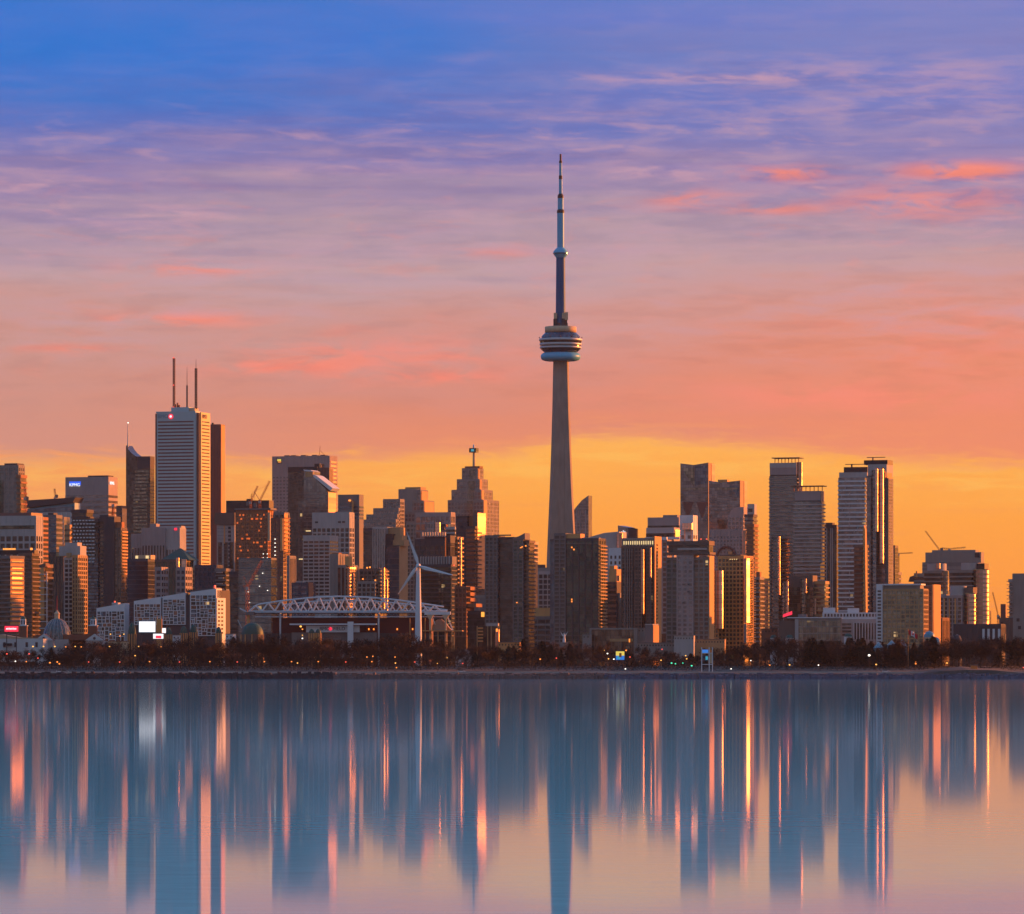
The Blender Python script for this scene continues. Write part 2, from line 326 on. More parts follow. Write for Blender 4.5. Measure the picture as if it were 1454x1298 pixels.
    def tier(s, p0, p1, pt, st, wm, gm, pb=905, y0=0., y1=None, full=True, **kw):
        zv = s.z(pb); sh = -y0 * math.tan(s.a) if y0 < -5 else 0; s.fac(s.x(p0) + sh, s.x(p1) + sh, y0, s.L if y1 is None else y1, 0 if full else zv, s.z(pt), st, wm, gm, zv=max(zv, .01), **kw)
def wing(b, p0, p1, pt, pb, yf, wm, gm, fh, r, st='balcony', yb=None, bt=None, bb=None):
    """added forward block, set out so sunlight reaches the glint cylinder on its corner"""
    ca, sa = math.cos(b.a), math.sin(b.a); yb = b.W * sa + 6 if yb is None else yb
    def P(X, Y): return (X * ca - Y * sa, X * sa + Y * ca)
    def wb(name, mat, X0, X1, Y0, Y1, z0, z1):
        q = [P(X0, Y0), P(X1, Y0), P(X1, Y1), P(X0, Y1)]
        mesh(name, [(x, y, z) for z in (z0, z1) for x, y in q], [(3, 2, 1, 0), (4, 5, 6, 7), (0, 1, 5, 4), (1, 2, 6, 5), (2, 3, 7, 6), (3, 0, 4, 7)], mat, b.root)
    X0, X1 = (p0 - b.xc) * b.m, (p1 - b.xc) * b.m; zt, zb = b.z(pt), max(.02, b.z(pb)); wb('added_forward_block', gm, X0, X1, yf, yb, 0, zt); k = 0
    e = 1.0 if st == 'balcony' else .22
    while zt - k * fh > zb: wb('floor_slab', wm, X0, X1 + (.0 if st == 'balcony' else .1), yf - e, yb, zt - k * fh - fh * .32, zt - k * fh + .01); k += 1
    if st == 'grid':
        n = max(2, int((X1 - X0) / 3.4))
        for i in range(n + 1): x = X0 + (X1 - X0 - .8) * i / n; wb('pier', wm, x, x + .8, yf - .4, yf + .3, zb, zt - .03)
    cx, cy = P(X1 + r * .1, yf + r * .35); z0, z1 = b.z(bb or pb), b.z(bt or pt)
    o = mk('glint_bay', lambda v, f: lathevf([(r, z0), (r, z1)], v, f, 24, cx, cy), 'gshine', b.root)  # cylinder added to catch the sun as a vertical glint
    for p in o.data.polygons: p.use_smooth = len(p.vertices) == 4
def T(name, label, D, xl, xc, xr, yt, st, wm, gm, a=18, dep=None, group=None, pb=905, cat='building', **kw):
    b = Bld(name, label, D, xl, xc, xr, a, dep, group, cat); b.tier(xl, xc, yt, st, wm, gm, pb=pb, **kw); return b
def lattice_crane(D, base, apex, tip, tail, label, mat='crane_red', w=2.0, luff=True, ground=None):
    r = empty('tower_crane', (PX(base[0], D), D, GZ), label=label, cat='crane')
    def P(p): return (PX(p[0], D) - PX(base[0], D), 0, PZ(p[1], D) - GZ)
    mk('mast', lambda v, f: latticevf((0, 0, 0), P(base), w, v, f, .16), mat, r)
    mk('jib', lambda v, f: latticevf(P(base), P(tip), w * .7, v, f, .13), mat, r)
    mk('counter_jib', lambda v, f: latticevf(P(base), P(tail), w * .8, v, f, .15), mat, r)
    t = Vector(P(tail)); mk('counterweight', lambda v, f: boxvf(t.x - 1.5, t.x + 1.5, -1.2, 1.2, t.z - 3.2, t.z + .4, v, f), 'grey', r)
    if apex:
        def cab(v, f):
            tubevf(P(base), P(apex), .3, v, f, 4); tubevf(P(apex), tuple(Vector(P(base)).lerp(Vector(P(tip)), .8)), .09, v, f, 3); tubevf(P(apex), P(tail), .09, v, f, 3)
        mk('tie_rod', cab, mat, r)
    b = Vector(P(base)); mk('cab', lambda v, f: boxvf(b.x - 1.4, b.x + .8, -2.6, -1.0, b.z - 2.6, b.z - .2, v, f), 'pale', r)
    return r
# ------------------------------------------------------------------ setting: water, ground, shore
m, g = new_mat('water')
geo = g.n('ShaderNodeNewGeometry'); pos = geo.outputs['Position']
mp = g.n('ShaderNodeMapping', ins={0: pos, 3: (1.1, 1.6, 1)}).outputs[0]
n1 = g.noise(mp, 1.0, 4, .6)
mp2 = g.n('ShaderNodeMapping', ins={0: pos, 3: (.012, .004, 1)}).outputs[0]
n2 = g.noise(mp2, 1.0, 4, .6)
gA = g.n('ShaderNodeBsdfGlossy', ins={0: (.90, .93, .97, 1), 'Roughness': .040})
gB = g.n('ShaderNodeBsdfGlossy', ins={0: (.50, .80, .86, 1), 'Roughness': .55})
df = g.n('ShaderNodeBsdfDiffuse', ins={0: (.05, .70, .92, 1)})
lw = g.n('ShaderNodeLayerWeight', ins={0: .5}).outputs['Facing']
deep = g.ramp(lw, [(.945, (.52,) * 3), (.966, (.40,) * 3), (.988, (.19,) * 3), (1, (.05,) * 3)])
deep = g.m('MULTIPLY', deep, g.m('ADD', .55, g.m('ADD', g.m('MULTIPLY', n2, .4), g.m('MULTIPLY', n1, .5))))
mm = g.n('ShaderNodeMixShader', ins={0: .85, 1: gB.outputs[0], 2: df.outputs[0]})
ms = g.n('ShaderNodeMixShader', ins={0: deep, 1: gA.outputs[0], 2: mm.outputs[0]})
fin(g, ms.outputs[0])
tag(mesh('water', [(-6000, -600, 0), (6000, -600, 0), (6000, 3012, 0), (-6000, 3012, 0)], [(0, 1, 2, 3)], 'water'), kind='structure')
m, g = new_mat('ground')
geo = g.n('ShaderNodeNewGeometry'); pos = geo.outputs['Position']
na = g.noise(pos, .03, 5, .6); nb = g.noise(pos, .6, 4, .6)
c = g.ramp(g.m('ADD', g.m('MULTIPLY', na, .6), g.m('MULTIPLY', nb, .4)), [(.35, (.035, .035, .030)), (.5, (.07, .06, .05)), (.62, (.13, .115, .10))])
fin(g, g.n('ShaderNodeBsdfPrincipled', ins={'Base Color': c, 'Roughness': .95}).outputs[0])
GP = [(3004, -1.), (3006, .8), (3012, 3.2), (3050, 4.4), (3110, 6.6), (3160, 8.0), (3400, 8.0), (12000, 8.0)]
def gz(y):
    for (a, b), (c_, d_) in zip(GP, GP[1:]):
        if a <= y <= c_: return b + (d_ - b) * (y - a) / (c_ - a)
    return GZ
rnd = random.Random(5)
XS = [-6000, -3000, -900] + list(range(-800, 801, 16)) + [900, 3000, 6000]
vs = []; fs = []
for j, (yy, zz) in enumerate(GP):
    for i, xx in enumerate(XS):
        jj = rnd.uniform(-.5, .5) if 1 < j < 5 else 0
        mound = 0
        if j in (2, 3) and 250 < xx < 300: mound = 2.6 * math.sin((xx - 250) / 50 * math.pi)
        vs.append((xx, yy, zz + jj + mound))
n = len(XS)
for j in range(len(GP) - 1):
    for i in range(n - 1): fs.append((j * n + i, j * n + i + 1, (j + 1) * n + i + 1, (j + 1) * n + i))
tag(mesh('ground', vs, fs, 'ground'), kind='structure')
wall('rock', (.055, .05, .06), .95, .35); wall('shingle', (.20, .13, .12), .9, .3); wall('pebble', (.13, .13, .18), .9, .3)
def rocks(name, p0, p1, mat, h, seed):
    r_ = random.Random(seed); vs, fs = [], []
    x = PX(p0, 3000)
    while x < PX(p1, 3000):
        for row in range(3):
            w_, d_, hh = r_.uniform(1.2, 3), r_.uniform(1, 2.2), h * (.55 + .25 * row) * r_.uniform(.75, 1.15)
            b = len(vs); y0 = 2999.5 + row * 2.4
            boxvf(x, x + w_, y0, y0 + d_, -.6, hh, vs, fs)
            for k in range(b, b + 8):
                q = vs[k]; vs[k] = (q[0] + r_.uniform(-.4, .4), q[1] + r_.uniform(-.4, .4), q[2] + r_.uniform(-.3, .3))
        x += r_.uniform(1.2, 2.6)
    tag(mesh(name, vs, fs, mat), kind='structure')
rocks('breakwater_shore', -150, 471, 'rock', 3.6, 1)
rocks('breakwater_shore', 470, 860, 'shingle', 3.2, 2)
rocks('breakwater_shore', 858, 1620, 'pebble', 3.0, 3)
# lawn path along the shore
tag(mk('path', lambda v, f: boxvf(PX(-60, 3030), PX(1520, 3030), 3024, 3028, 3.2, 4.35, v, f), 'pale'), kind='structure')
# ------------------------------------------------------------------ broadcast tower
D = 5500; m_ = D / F
cn = empty('observation_tower', (PX(796, D), D, GZ), label='very tall slender concrete tower with round pod and long antenna', cat='tower')
def zc(py): return PZ(py, D) - GZ
def shaft(v, f):
    rows = [(957, 30), (900, 26), (830, 21.7), (757, 18.4), (700, 15.6), (640, 13.2), (580, 11.3), (512, 9.8)]
    k = 12; b = 0
    for py, rp in rows:
        Rr = rp * m_ / math.cos(R(20)) * 1.05; rc = max(5.2, 4.6 + rp * .12)
        for w_ in range(3):
            t = R(-140 + 120 * w_); u = (math.cos(t), math.sin(t)); p = (-u[1], u[0]); hw = 2.0 + rp * .05
            v.append((u[0] * rc + p[0] * -(hw + 2.2), u[1] * rc + p[1] * -(hw + 2.2), zc(py)))
            v.append((u[0] * Rr - p[0] * hw, u[1] * Rr - p[1] * hw, zc(py)))
            v.append((u[0] * Rr + p[0] * hw, u[1] * Rr + p[1] * hw, zc(py)))
            v.append((u[0] * rc + p[0] * (hw + 2.2), u[1] * rc + p[1] * (hw + 2.2), zc(py)))
    for r_ in range(len(rows) - 1):
        for i in range(k): j = (i + 1) % k; f.append((r_ * k + i, r_ * k + j, (r_ + 1) * k + j, (r_ + 1) * k + i))
mk('shaft', shaft, 'cn', cn)
def strip(ang, hw, out):
    def fn(v, f):
        t = R(ang); u = (math.cos(t), math.sin(t)); p = (-u[1], u[0]); rows = [(957, 30), (900, 26), (830, 21.7), (757, 18.4), (700, 15.6), (640, 13.2), (580, 11.3), (512, 9.8)]
        for py, rp in rows:
            rc = (max(5.2, 4.6 + rp * .12) + 2 + rp * .05) * .80 + out; h_ = hw * (.5 + rp / 30)
            for r_, s_ in ((rc - 3.5, -1), (rc, -1), (rc, 1), (rc - 3.5, 1)): v.append((u[0] * r_ + p[0] * h_ * s_, u[1] * r_ + p[1] * h_ * s_, zc(py)))
        for k in range(7):
            for i in range(4): j = (i + 1) % 4; f.append((k * 4 + i, k * 4 + j, k * 4 + 4 + j, k * 4 + 4 + i))
    return fn
mk('lift_shaft', strip(-80, 2.1, 0), 'brown', cn)
for a_ in (-104, -57): mk('rib', strip(a_, .7, .9), 'cn', cn)
def ring(name, prof, mat, n=48, parent=None):
    return mk(name, lambda v, f: lathevf([(r * m_, zc(py)) for r, py in prof], v, f, n), mat, parent or cn, True)
for nm, pr, mt in (
    ('radome', [(15, 513), (22, 512.6), (26, 511.4), (28, 509), (28.4, 506.5), (27.6, 503.4), (25, 501.4), (22, 500.8)], 'cn_white'),
    ('pod_base', [(22, 501), (24.5, 499.5), (28.6, 495.4), (28.6, 495)], 'gnavy'),
    ('deck_band', [(29, 495), (29.5, 494.8), (29.5, 492.8), (29, 492.6)], 'steel'),
    ('deck_window', [(28.8, 492.6), (28.8, 490.6)], 'gdark'),
    ('deck_band', [(29, 490.6), (29.8, 490.4), (29.8, 487.8), (29.2, 487.6)], 'steel'),
    ('deck_window', [(29.2, 487.6), (30, 484.4)], 'gdark'),
    ('deck_band', [(29.6, 484.4), (30.6, 484.2), (30.6, 481.4), (29.8, 481.2)], 'steel'),
    ('pod_roof', [(27.5, 481.2), (26.5, 477), (22, 472.5), (21, 472)], 'gblue'),
    ('upper_ring', [(21.5, 472.2), (22.4, 471.9), (22.4, 464.3), (21.5, 464)], 'cream'),
    ('upper_shaft', [(7.4, 464), (6.9, 440), (6.2, 364)], 'cn_blue'),
    ('skypod', [(6.4, 366), (8.6, 363), (10.4, 360.6), (10.6, 358.6), (9.6, 356.4), (6.8, 353.2), (5.2, 351.8)], 'cn_white'),
    ('antenna_section', [(4.9, 352), (4.9, 302)], 'cn_white'), ('antenna_collar', [(5.3, 302.6), (5.3, 299.4), (4.2, 297.6)], 'black'),
    ('antenna_section', [(4.1, 298), (4.1, 281)], 'cn_white'), ('antenna_collar', [(4.3, 281.6), (4.3, 277.8), (2.4, 275)], 'black'),
    ('antenna_section', [(2.5, 276), (2.4, 254)], 'cn_white'), ('antenna_collar', [(2.5, 254.6), (2.5, 249.4)], 'black'),
    ('antenna_section', [(2.1, 249.6), (2.0, 231)], 'cn_white'), ('antenna_collar', [(2.2, 231.6), (2.2, 228.4)], 'black'),
    ('antenna_tip', [(1.5, 228.5), (1.4, 219)], 'brick')):
    ring(nm, pr, mt)
mk('skypod_window', lambda v, f: lathevf([(10.2 * m_, zc(360.9)), (10.75 * m_, zc(360.7)), (10.75 * m_, zc(359.5)), (10.2 * m_, zc(359.3))], v, f, 40), 'gdark', cn)
def mach(v, f):
    for i in range(9):
        t = i * .7 + .2; rr = 8.4 * m_; x, y = rr * math.cos(t), rr * math.sin(t); h0 = 464 - (i % 3) * 6
        boxvf(x - 1.5, x + 1.5, y - 1.5, y + 1.5, zc(464), zc(h0 - 5), v, f)
mk('machine_house', mach, 'slate', cn)
for i, (dx, t0, b0) in enumerate(((-7.5, 445, 453), (4.2, 445, 453), (8.2, 444, 455))):
    mk('microwave_panel', lambda v, f: boxvf((dx - 2.3) * m_, (dx + 2.3) * m_, -7.5, -4.5, zc(b0), zc(t0), v, f), 'cream', cn)
for i in range(12):
    t = i * R(30); mk('service_bracket', lambda v, f: (tubevf((28 * m_ * math.cos(t), 28 * m_ * math.sin(t), zc(481.5)), (31 * m_ * math.cos(t), 31 * m_ * math.sin(t), zc(478.6)), .5, v, f, 4)), 'rust', cn)
# ------------------------------------------------------------------ far left blocks
b = T('residential_tower', 'grey gridded tower cut off by the far left edge, third tallest there', 4750, -8, 26, 27.5, 661, 'grid', 'conc', 'ggrey', fh=4.4, bay=5, pb=745)
b.pbox('roof_plant', 'slate', 3, 22, 657.5, 661, 4, 20)
b.box('glazed_corner', 'ggreen', b.x(-8), b.x(4), -.9, 4, b.z(745), b.z(682))
b = T('residential_tower', 'narrow tower with rust lit balconies beside the far left grey tower', 4700, 24, 29, 34, 675, 'balcony', 'rust', 'gbrown', fh=5, pb=745)
b = T('hotel', 'pale blocky hotel with deep square window bays and plain top band', 4300, -20, 51, 57, 733, 'grid', 'pale', 'gdark', fh=6.2, bay=5.4, pb=800, cap=17, thin=.3)
b.pbox('roof', 'granite', -20, 40, 727.5, 732.7, 6, 30); b.pbox('window_band', 'ggreen', -14, 49, 746, 751, -.5, 2)
for i in range(5): b.pbox('window', 'black', 6 + i * 9, 7.4 + i * 9, 737, 741, -.35, 1)
b = T('office_tower', 'thin navy glass tower with orange lit edge behind the pale hotel', 4380, 56.2, 59.6, 61.6, 734, 'ribbon', 'rust', 'gnavy', fh=4, pb=830)
b = Bld('exhibition_hall', 'wide blue hall with a dark upturned roof below the purple sky', 5200, 34, 106, 113, 18)
b.prism('wall', 'blue_roof', [(34, 722), (106, 714), (106, 760), (34, 760)]); b.prism('roof', 'slate', [(33, 710), (109, 706.5), (105, 713.4), (33, 720.6)], -3, b.L + 3)
b.pbox('fascia', 'pale', 38, 104, 727, 760, -1.2, 0); b.prism('glazing', 'gblue', [(35, 723.5), (104, 718.5), (104, 726.5), (35, 726.5)], -.9, -.02)
for i in range(10): b.pbox('pier', 'steel', 38 + i * 7, 39 + i * 7, 728, 760, -2, -1.21)
b = T('office_tower', 'wide mauve banded office slab with blue sign and golden right side', 6000, 91, 154, 164.5, 677, 'ribbon', 'pink', 'gpurple', fh=6.4, pb=765, cap=20, thin=.45)
b.pbox('roof_plant', 'slate', 120, 150, 674.6, 676.5, 8, 24)
b.pbox('sign', 'sign_blue', 97, 113.5, 683.2, 688.5, -.6, -.2)
text('sign', 'KPMG', 'sign_white', b.root, (b.x(105), -.9, b.z(688.2)), (R(90), 0, 0), 5.2)
text('sign', 'KPMG', 'sign_white', b.root, (b.L * .0 + 1.2, b.L * .3, b.z(686)), (R(90), 0, R(90)), 5.0)
b = T('office_tower', 'dark slim block squeezed between the mauve slab and the curved spire tower', 5600, 165, 172.6, 178, 718, 'ribbon', 'granite', 'gdark', fh=4.5, pb=750)
b.box('sun_gold_side', 'gshine', .2, .6, .5, b.L - .5, b.z(755), b.z(722))  # sunlit side put in as a bronze-gold plate
b = T('office_tower', 'blue grey banded block under the blue hall', 4500, 61, 80, 82, 731, 'ribbon', 'grey', 'gblue', fh=4.6, pb=792); b.pbox('roof_plant', 'slate', 66, 74, 728, 731, 3, 12)
T('office_tower', 'slightly taller pale blue block at the right of the banded one', 4620, 79, 90.5, 92, 734, 'ribbon', 'grey', 'gpale', fh=4.6, pb=770)
T('office_tower', 'small block with cream and dark stripes beside the checkered tower', 4560, 91.5, 99, 100.5, 745, 'ribbon', 'tan', 'gbrown', fh=4.8, pb=800, thin=.5)
b = Bld('apartment_tower', 'tower chequered with small white balconies and a blue glass foot', 4250, 101, 146, 151, 18)
b.tier(101, 122, 724, 'balcony', 'slate', 'gdark', pb=890, fh=4.6); b.tier(122, 138, 737, 'balcony', 'slate', 'gdark', pb=780, y0=1, fh=4.6); b.tier(138, 151, 731, 'ribbon', 'slate', 'gbrown', pb=760, y0=5, fh=4.6)
for k in range(13):
    for i in range(7):
        px = 103.5 + i * 4.6 + (1.2 if k % 2 else 0); py = 738 + k * 4.9
        b.pbox('balcony', 'white', px, px + 2.6, py, py + 1.7, -2.0, -1.3 if px < 122 else .4)
for k in range(20): b.pbox('window_band', 'gblue', 121, 139.5, 793 + k * 4.9, 796 + k * 4.9, -.6, 1)
b = Bld('apartment_tower', 'windowless dark slate slab tower with gridded sides, left of centre stripe', 4100, 140, 171, 178, 17)
b.tier(146.5, 162, 734, 'curtain', 'slate', 'slate', pb=900, fh=3.4, cap=5); b.tier(140, 146.4, 737, 'balcony', 'slate', 'gbrown', pb=900, y0=2, fh=3.4); b.tier(162.1, 171, 750, 'grid', 'brown', 'gbrown', pb=900, y0=1, fh=3.4, bay=3)
for k in range(14): b.box('balcony', 'sun_orange', .1, 1.5, .5, b.L - 1, b.z(756 + k * 4.6), b.z(754 + k * 4.6))
b.box('penthouse', 'rust', -6, 0, 3, 9, b.z(750), b.z(741))
# foreground left
b = Bld('apartment_block', 'dark block with a tall sunlit orange wall at the far left shore', 3700, -20, 14, 27.5, 34, dep=16)
b.tier(-20, 14, 790, 'balcony', 'grey', 'gdark', pb=910, fh=3.3)
mk('sun_tinted_wall', lambda v, f: boxvf(.1, .5, .2, b.L - .2, b.z(895), b.z(790), v, f), 'sun_orange', b.root)  # thin plate with the sun's orange in its colour
for k in range(12): b.box('window_band', 'gshine', .5, .75, 1.5, b.L - 2.5, b.z(800 + k * 7.4), b.z(796.5 + k * 7.4))
b = T('apartment_block', 'dark brown balcony block with flat black roof and tiny lit roof letters', 3760, 27, 45, 47.5, 786, 'balcony', 'brown', 'gdark', fh=3.3, pb=910)
b.prism('roof', 'black', [(-20, 781), (47.5, 781), (47.5, 787), (-20, 787)], 2, 9)
for i in range(9): b.pbox('sign_letter', 'sign_amber', 2 + i * 2.1, 3.2 + i * 2.1, 778.2, 780.6, 1, 1.5)
b.pbox('lamp', 'lamp_orange', 42, 44.5, 778, 781, 1, 2)
b = T('apartment_block', 'block with white framed balconies and an orange sunlit strip above the glass dome', 3820, 47, 64, 69, 802, 'balcony', 'brown', 'gbrown', fh=4.2, pb=905)
for k in range(9): b.pbox('balcony_frame', 'white', 55.5, 69, 815 + k * 9.6, 816 + k * 9.6, -2.2, -1.31)
for px in (55.5, 68): b.pbox('pier', 'white', px, px + 1, 812, 900, -2.5, -2.2)
b.box('sun_tinted_wall', 'sun_orange', b.x(57.5), b.x(64), -1.7, -1.32, b.z(880), b.z(806)); b.prism('penthouse', 'rust', [(57, 801), (64, 800), (67, 806), (57, 806)], 1, 8)  # strip of sunlight painted as an orange plate on the front
b = T('apartment_tower', 'very dark tower with faint vertical bays behind the glass dome', 3980, 69, 90, 92, 785, 'piers', 'slate', 'gdark', bay=3.2, pb=905); b.pbox('parapet', 'tan', 80, 92, 785, 790, -.9, 3)
b = Bld('apartment_tower', 'pale tower with ribbed front and stepped grey penthouse right of the dome', 3850, 91, 111, 121, 18)
b.tier(91, 103.5, 792, 'grid', 'pale', 'gdark', pb=900, fh=3.4, bay=3.0); b.tier(103.6, 111, 789, 'grid', 'tan', 'gdark', pb=900, fh=3.4, bay=3.6, y0=-1)
b.pbox('penthouse', 'pale', 80, 111, 775, 789, 4, 16); b.pbox('penthouse', 'pale', 88, 106, 770, 775, 5, 14); b.pbox('window', 'tan', 94, 100, 785, 792, -.7, 2)
# under the slate towers
b = T('office_tower', 'navy windowless looking block with a small golden roof box', 3920, 180, 210, 215, 794, 'curtain', 'navy', 'gnavy', fh=3.6, pb=880); b.pbox('roof_plant', 'cream', 190, 212, 788, 794, 3, 12); b.pbox('roof_lamp', 'window_light', 190, 193.5, 789, 793, 2.5, 3); b.pbox('roof_lamp', 'window_light', 205, 209, 789, 793, 2.5, 3)
b = T('apartment_block', 'white punched window grid with dark glass, left of the green pyramid roof', 4000, 213, 229, 231, 806, 'grid', 'pink', 'gnavy', fh=4.8, bay=4.6, pb=885, thin=.42)
for k in range(5): b.pbox('window', 'window_light', 214.5, 216.5, 815 + k * 6, 816.3 + k * 6, -.8, .2)
b = Bld('office_tower', 'tower crowned by a green copper pyramid roof with golden side', 4400, 213, 262, 272, 18)
b.tier(214, 262, 795, 'piers', 'brown', 'ggreen', pb=890, bay=5)
def pyr(v, f):
    x0, x1, y0, y1, z0, z1 = b.x(226), b.x(268), 2, 26, b.z(795), b.z(778)
    v += [(x0, y0, z0), (x1, y0, z0), (x1, y1, z0), (x0, y1, z0), ((x0 + x1) / 2 - 1, 14, z1), ((x0 + x1) / 2 + 1, 14, z1)]
    f += [(0, 1, 5, 4), (1, 2, 5), (2, 3, 4, 5), (3, 0, 4), (3, 2, 1, 0)]
mk('roof', pyr, 'copper', b.root)
b = T('apartment_block', 'white punched grid block under a gold lit wall and bright glint', 4050, 250, 263, 270, 806, 'grid', 'pink', 'gnavy', fh=4.8, bay=4.6, pb=880, thin=.42)
b.box('sun_tinted_wall', 'gshine', b.x(257), b.x(264), 1, 1.4, b.z(806), b.z(794)); b.cyl('glint_bay', 'gshine', 251.5, 1.0, 1.3, 792, 806, 14)
T('apartment_block', 'slim tan balcony stack between punched grid and dark low block', 4120, 271, 275.5, 277, 806, 'balcony', 'tan', 'gdark', fh=3.8, pb=870)
T('office_block', 'wide navy gridded block with white dots along its roof edge', 4020, 276, 307, 309, 803, 'grid', 'navy', 'gnavy', fh=3.8, bay=4, pb=870)
b = T('apartment_tower', 'narrow tower with wavy grey balconies beside the stepped white hotel', 3990, 306, 320, 322, 808, 'balcony', 'grey', 'gdark', fh=3.8, pb=890)
for k in range(9): b.pbox('balcony', 'pale', 308 + (k % 2) * 3, 317 + (k % 2) * 2, 812 + k * 8, 813.6 + k * 8, -2.2, -1.31)
b = Bld('office_block', 'broad pinkish stone office with tall narrow window slots and red roof sign', 4700, 183, 254, 262, 18)
b.tier(183, 200, 758, 'piers', 'pink', 'gdark', pb=800, bay=3, cap=13, y0=3); b.tier(200, 234, 750, 'piers', 'pink', 'gdark', pb=800, bay=2.8, cap=16, cw=1.4)
b.tier(234.1, 254, 750, 'piers', 'pale', 'ggrey', pb=800, bay=2.8, cap=20, y0=2); b.pbox('penthouse', 'pink', 209, 218, 743, 750, 5, 14); b.pbox('penthouse', 'pale', 222, 254, 746.5, 750, 6, 16)
b.pbox('sign', 'screen_red', 246.5, 250.5, 749.5, 753, 1.2, 1.6)
# curved spire tower
b = Bld('office_tower', 'dark tower with a curved peak and a thin lit spire', 5900, 178, 213, 217.5, 18)
pts = [(178, 632), (181, 637), (185, 642), (190, 646), (194, 648.3)]
b.prism('wall', 'gdark', pts + [(194, 900), (178, 900)], 0, 20); b.tier(194, 213, 648.5, 'curtain', 'slate', 'gdark', pb=800, fh=4.2, y0=.5, cap=14)
for k in range(26): b.pbox('window_band', 'golive', 188.5 + (3 if k < 6 else 0), 211 - (k > 3) * 2, 668 + k * 5, 670.8 + k * 5, -.35, .9)
mk('spire', lambda v, f: tubevf((b.x(179.2), 4, b.z(634)), (b.x(179.2), 4, b.z(600)), 1.1, v, f, 8, .5), 'steel', b.root)
mk('beacon', lambda v, f: lathevf([(.2, b.z(600.5)), (.8, b.z(600)), (.8, b.z(599.4)), (.2, b.z(599))], v, f, 10, b.x(179.2), 4), 'lamp_white', b.root)
# white banded tower
b = Bld('office_tower', 'tallest office tower, pale blue grey bands and golden side, three masts on top', 6200, 219.5, 285, 298.5, 18)
b.root.location.x -= 2 * b.m; x0, xm = b.x(219.5), b.x(280); H = b.z(585); zb = b.z(860); nt = 3.4
b.box('core', 'granite', x0, -1.6, nt, b.L - 1, 0, H - 1)
b.box('stone_face', 'marble', b.x(223.3), b.x(279.6), 0, 4, 0, H); b.box('stone_face', 'sun_gold_stone', -1.5, 0, nt + 2.5, b.L - 1.5, 0, H)  # side face takes a golden stone, sunlight put into its colour
for k in range(44):
    zz = b.z(597.5) - k * 4.25 * 1.0
    if zz < zb: break
    b.box('window_band', 'granite', b.x(225), b.x(276.6), -.22, 1, zz - 1.7, zz); b.box('window_band', 'gbrown', -1, .18, nt + 5, b.L - 4, zz - 1.5, zz)
b.box('parapet', 'marble', b.x(222), b.x(279.6), -.3, b.L * .5, H - .5, H + 1.2)
b.pbox('penthouse', 'marble', 242, 267, 577.5, 585, 5, 22); b.pbox('penthouse', 'cream', 267.2, 275, 578.5, 585, 8, 20)
text('sign', 'BMO', 'blue_roof', b.root, (b.x(232.3), -.4, b.z(590.6)), (R(90), 0, 0), 6.6)
mk('emblem', lambda v, f: tubevf((b.x(243.8), -.15, b.z(590.8)), (b.x(243.8), -.75, b.z(590.8)), 3.2, v, f, 20), 'screen_red', b.root)
mk('emblem', lambda v, f: tubevf((b.x(243.8), -.8, b.z(590.8)), (b.x(243.8), -1.0, b.z(590.8)), 1.5, v, f, 14), 'sign_white', b.root)
text('sign', 'BMO', 'brown', b.root, (.4, b.L * .45, b.z(591)), (R(90), 0, R(90)), 7)
for px, t0, b0, w_, mt in ((243, 507, 578, 2.0, 'brick'), (262, 546, 578, 1.1, 'grey'), (275, 522, 580, 2.0, 'wood')):
    mk('mast', lambda v, f: (latticevf((b.x(px), 12, b.z(b0)), (b.x(px), 12, b.z(t0)), w_, v, f, .38, 3.0)), mt, b.root)
for px, t0, b0 in ((262, 520, 546), (275, 509, 522), (243, 505, 507)):
    mk('antenna', lambda v, f: tubevf((b.x(px), 12, b.z(b0)), (b.x(px), 12, b.z(t0)), .42, v, f, 5, .2), 'grey', b.root)
for px, py in ((243, 506.5), (243, 545.5), (243, 577)):
    mk('beacon', lambda v, f: lathevf([(.3, b.z(py) - .8), (1.1, b.z(py)), (.3, b.z(py) + .8)], v, f, 8, b.x(px), 10.5), 'lamp_red', b.root)
for q in ((250, 571), (252.5, 574), (247, 573)): b.pbox('dish', 'brick', q[0] - .9, q[0] + .9, q[1], 577.6, 7, 9)
b = T('office_tower', 'plain dark brown stone tower right behind the tallest banded tower', 6350, 299, 313.4, 316, 603, 'piers', 'granite', 'granite', bay=3, pb=760, cap=8)
b.pbox('dish', 'black', 299, 301.5, 600, 603, 3, 6); b.box('sun_tinted_wall', 'sun_orange', .35, .6, .3, b.L - .4, b.z(760), b.z(604))
# block under cranes
b = T('office_block', 'flat black topped block behind the orange sunlit construction tower', 5600, 320, 382, 384, 711, 'curtain', 'black', 'gdark', pb=800, cap=22); b.pbox('penthouse', 'black', 348, 354, 708, 711, 3, 12)
b = Bld('apartment_tower', 'bare concrete tower with brown cap and one dark window column', 4500, 306, 333, 336, 16)
b.tier(308, 333, 742, 'punch', 'pale', 'gdark', pb=850, fh=90, cap=2); b.pbox('roof', 'brown', 305, 334, 728, 745, -1.5, 14); b.pbox('shear_wall', 'sun_orange', 317.5, 319.4, 746, 772, -.6, .3)
for k in range(12): b.pbox('window', 'black', 324, 327.6, 748 + k * 5.6, 751.4 + k * 5.6, -.4, .8)
for k in range(18): b.pbox('joint', 'grey', 308.5, 322.5, 750 + k * 5, 750.5 + k * 5, -.32, .2)
b = Bld('construction_tower', 'half built tower with open floors glowing orange in the sun', 4450, 334, 380, 387, 18)
b.tier(334, 380, 724, 'grid', 'rust', 'gred', pb=860, fh=3.5, bay=4.2, cap=4, cw=.9); b.pbox('roof', 'grey', 333, 385, 721.5, 724, -1.5, 14)
rn = random.Random(8)
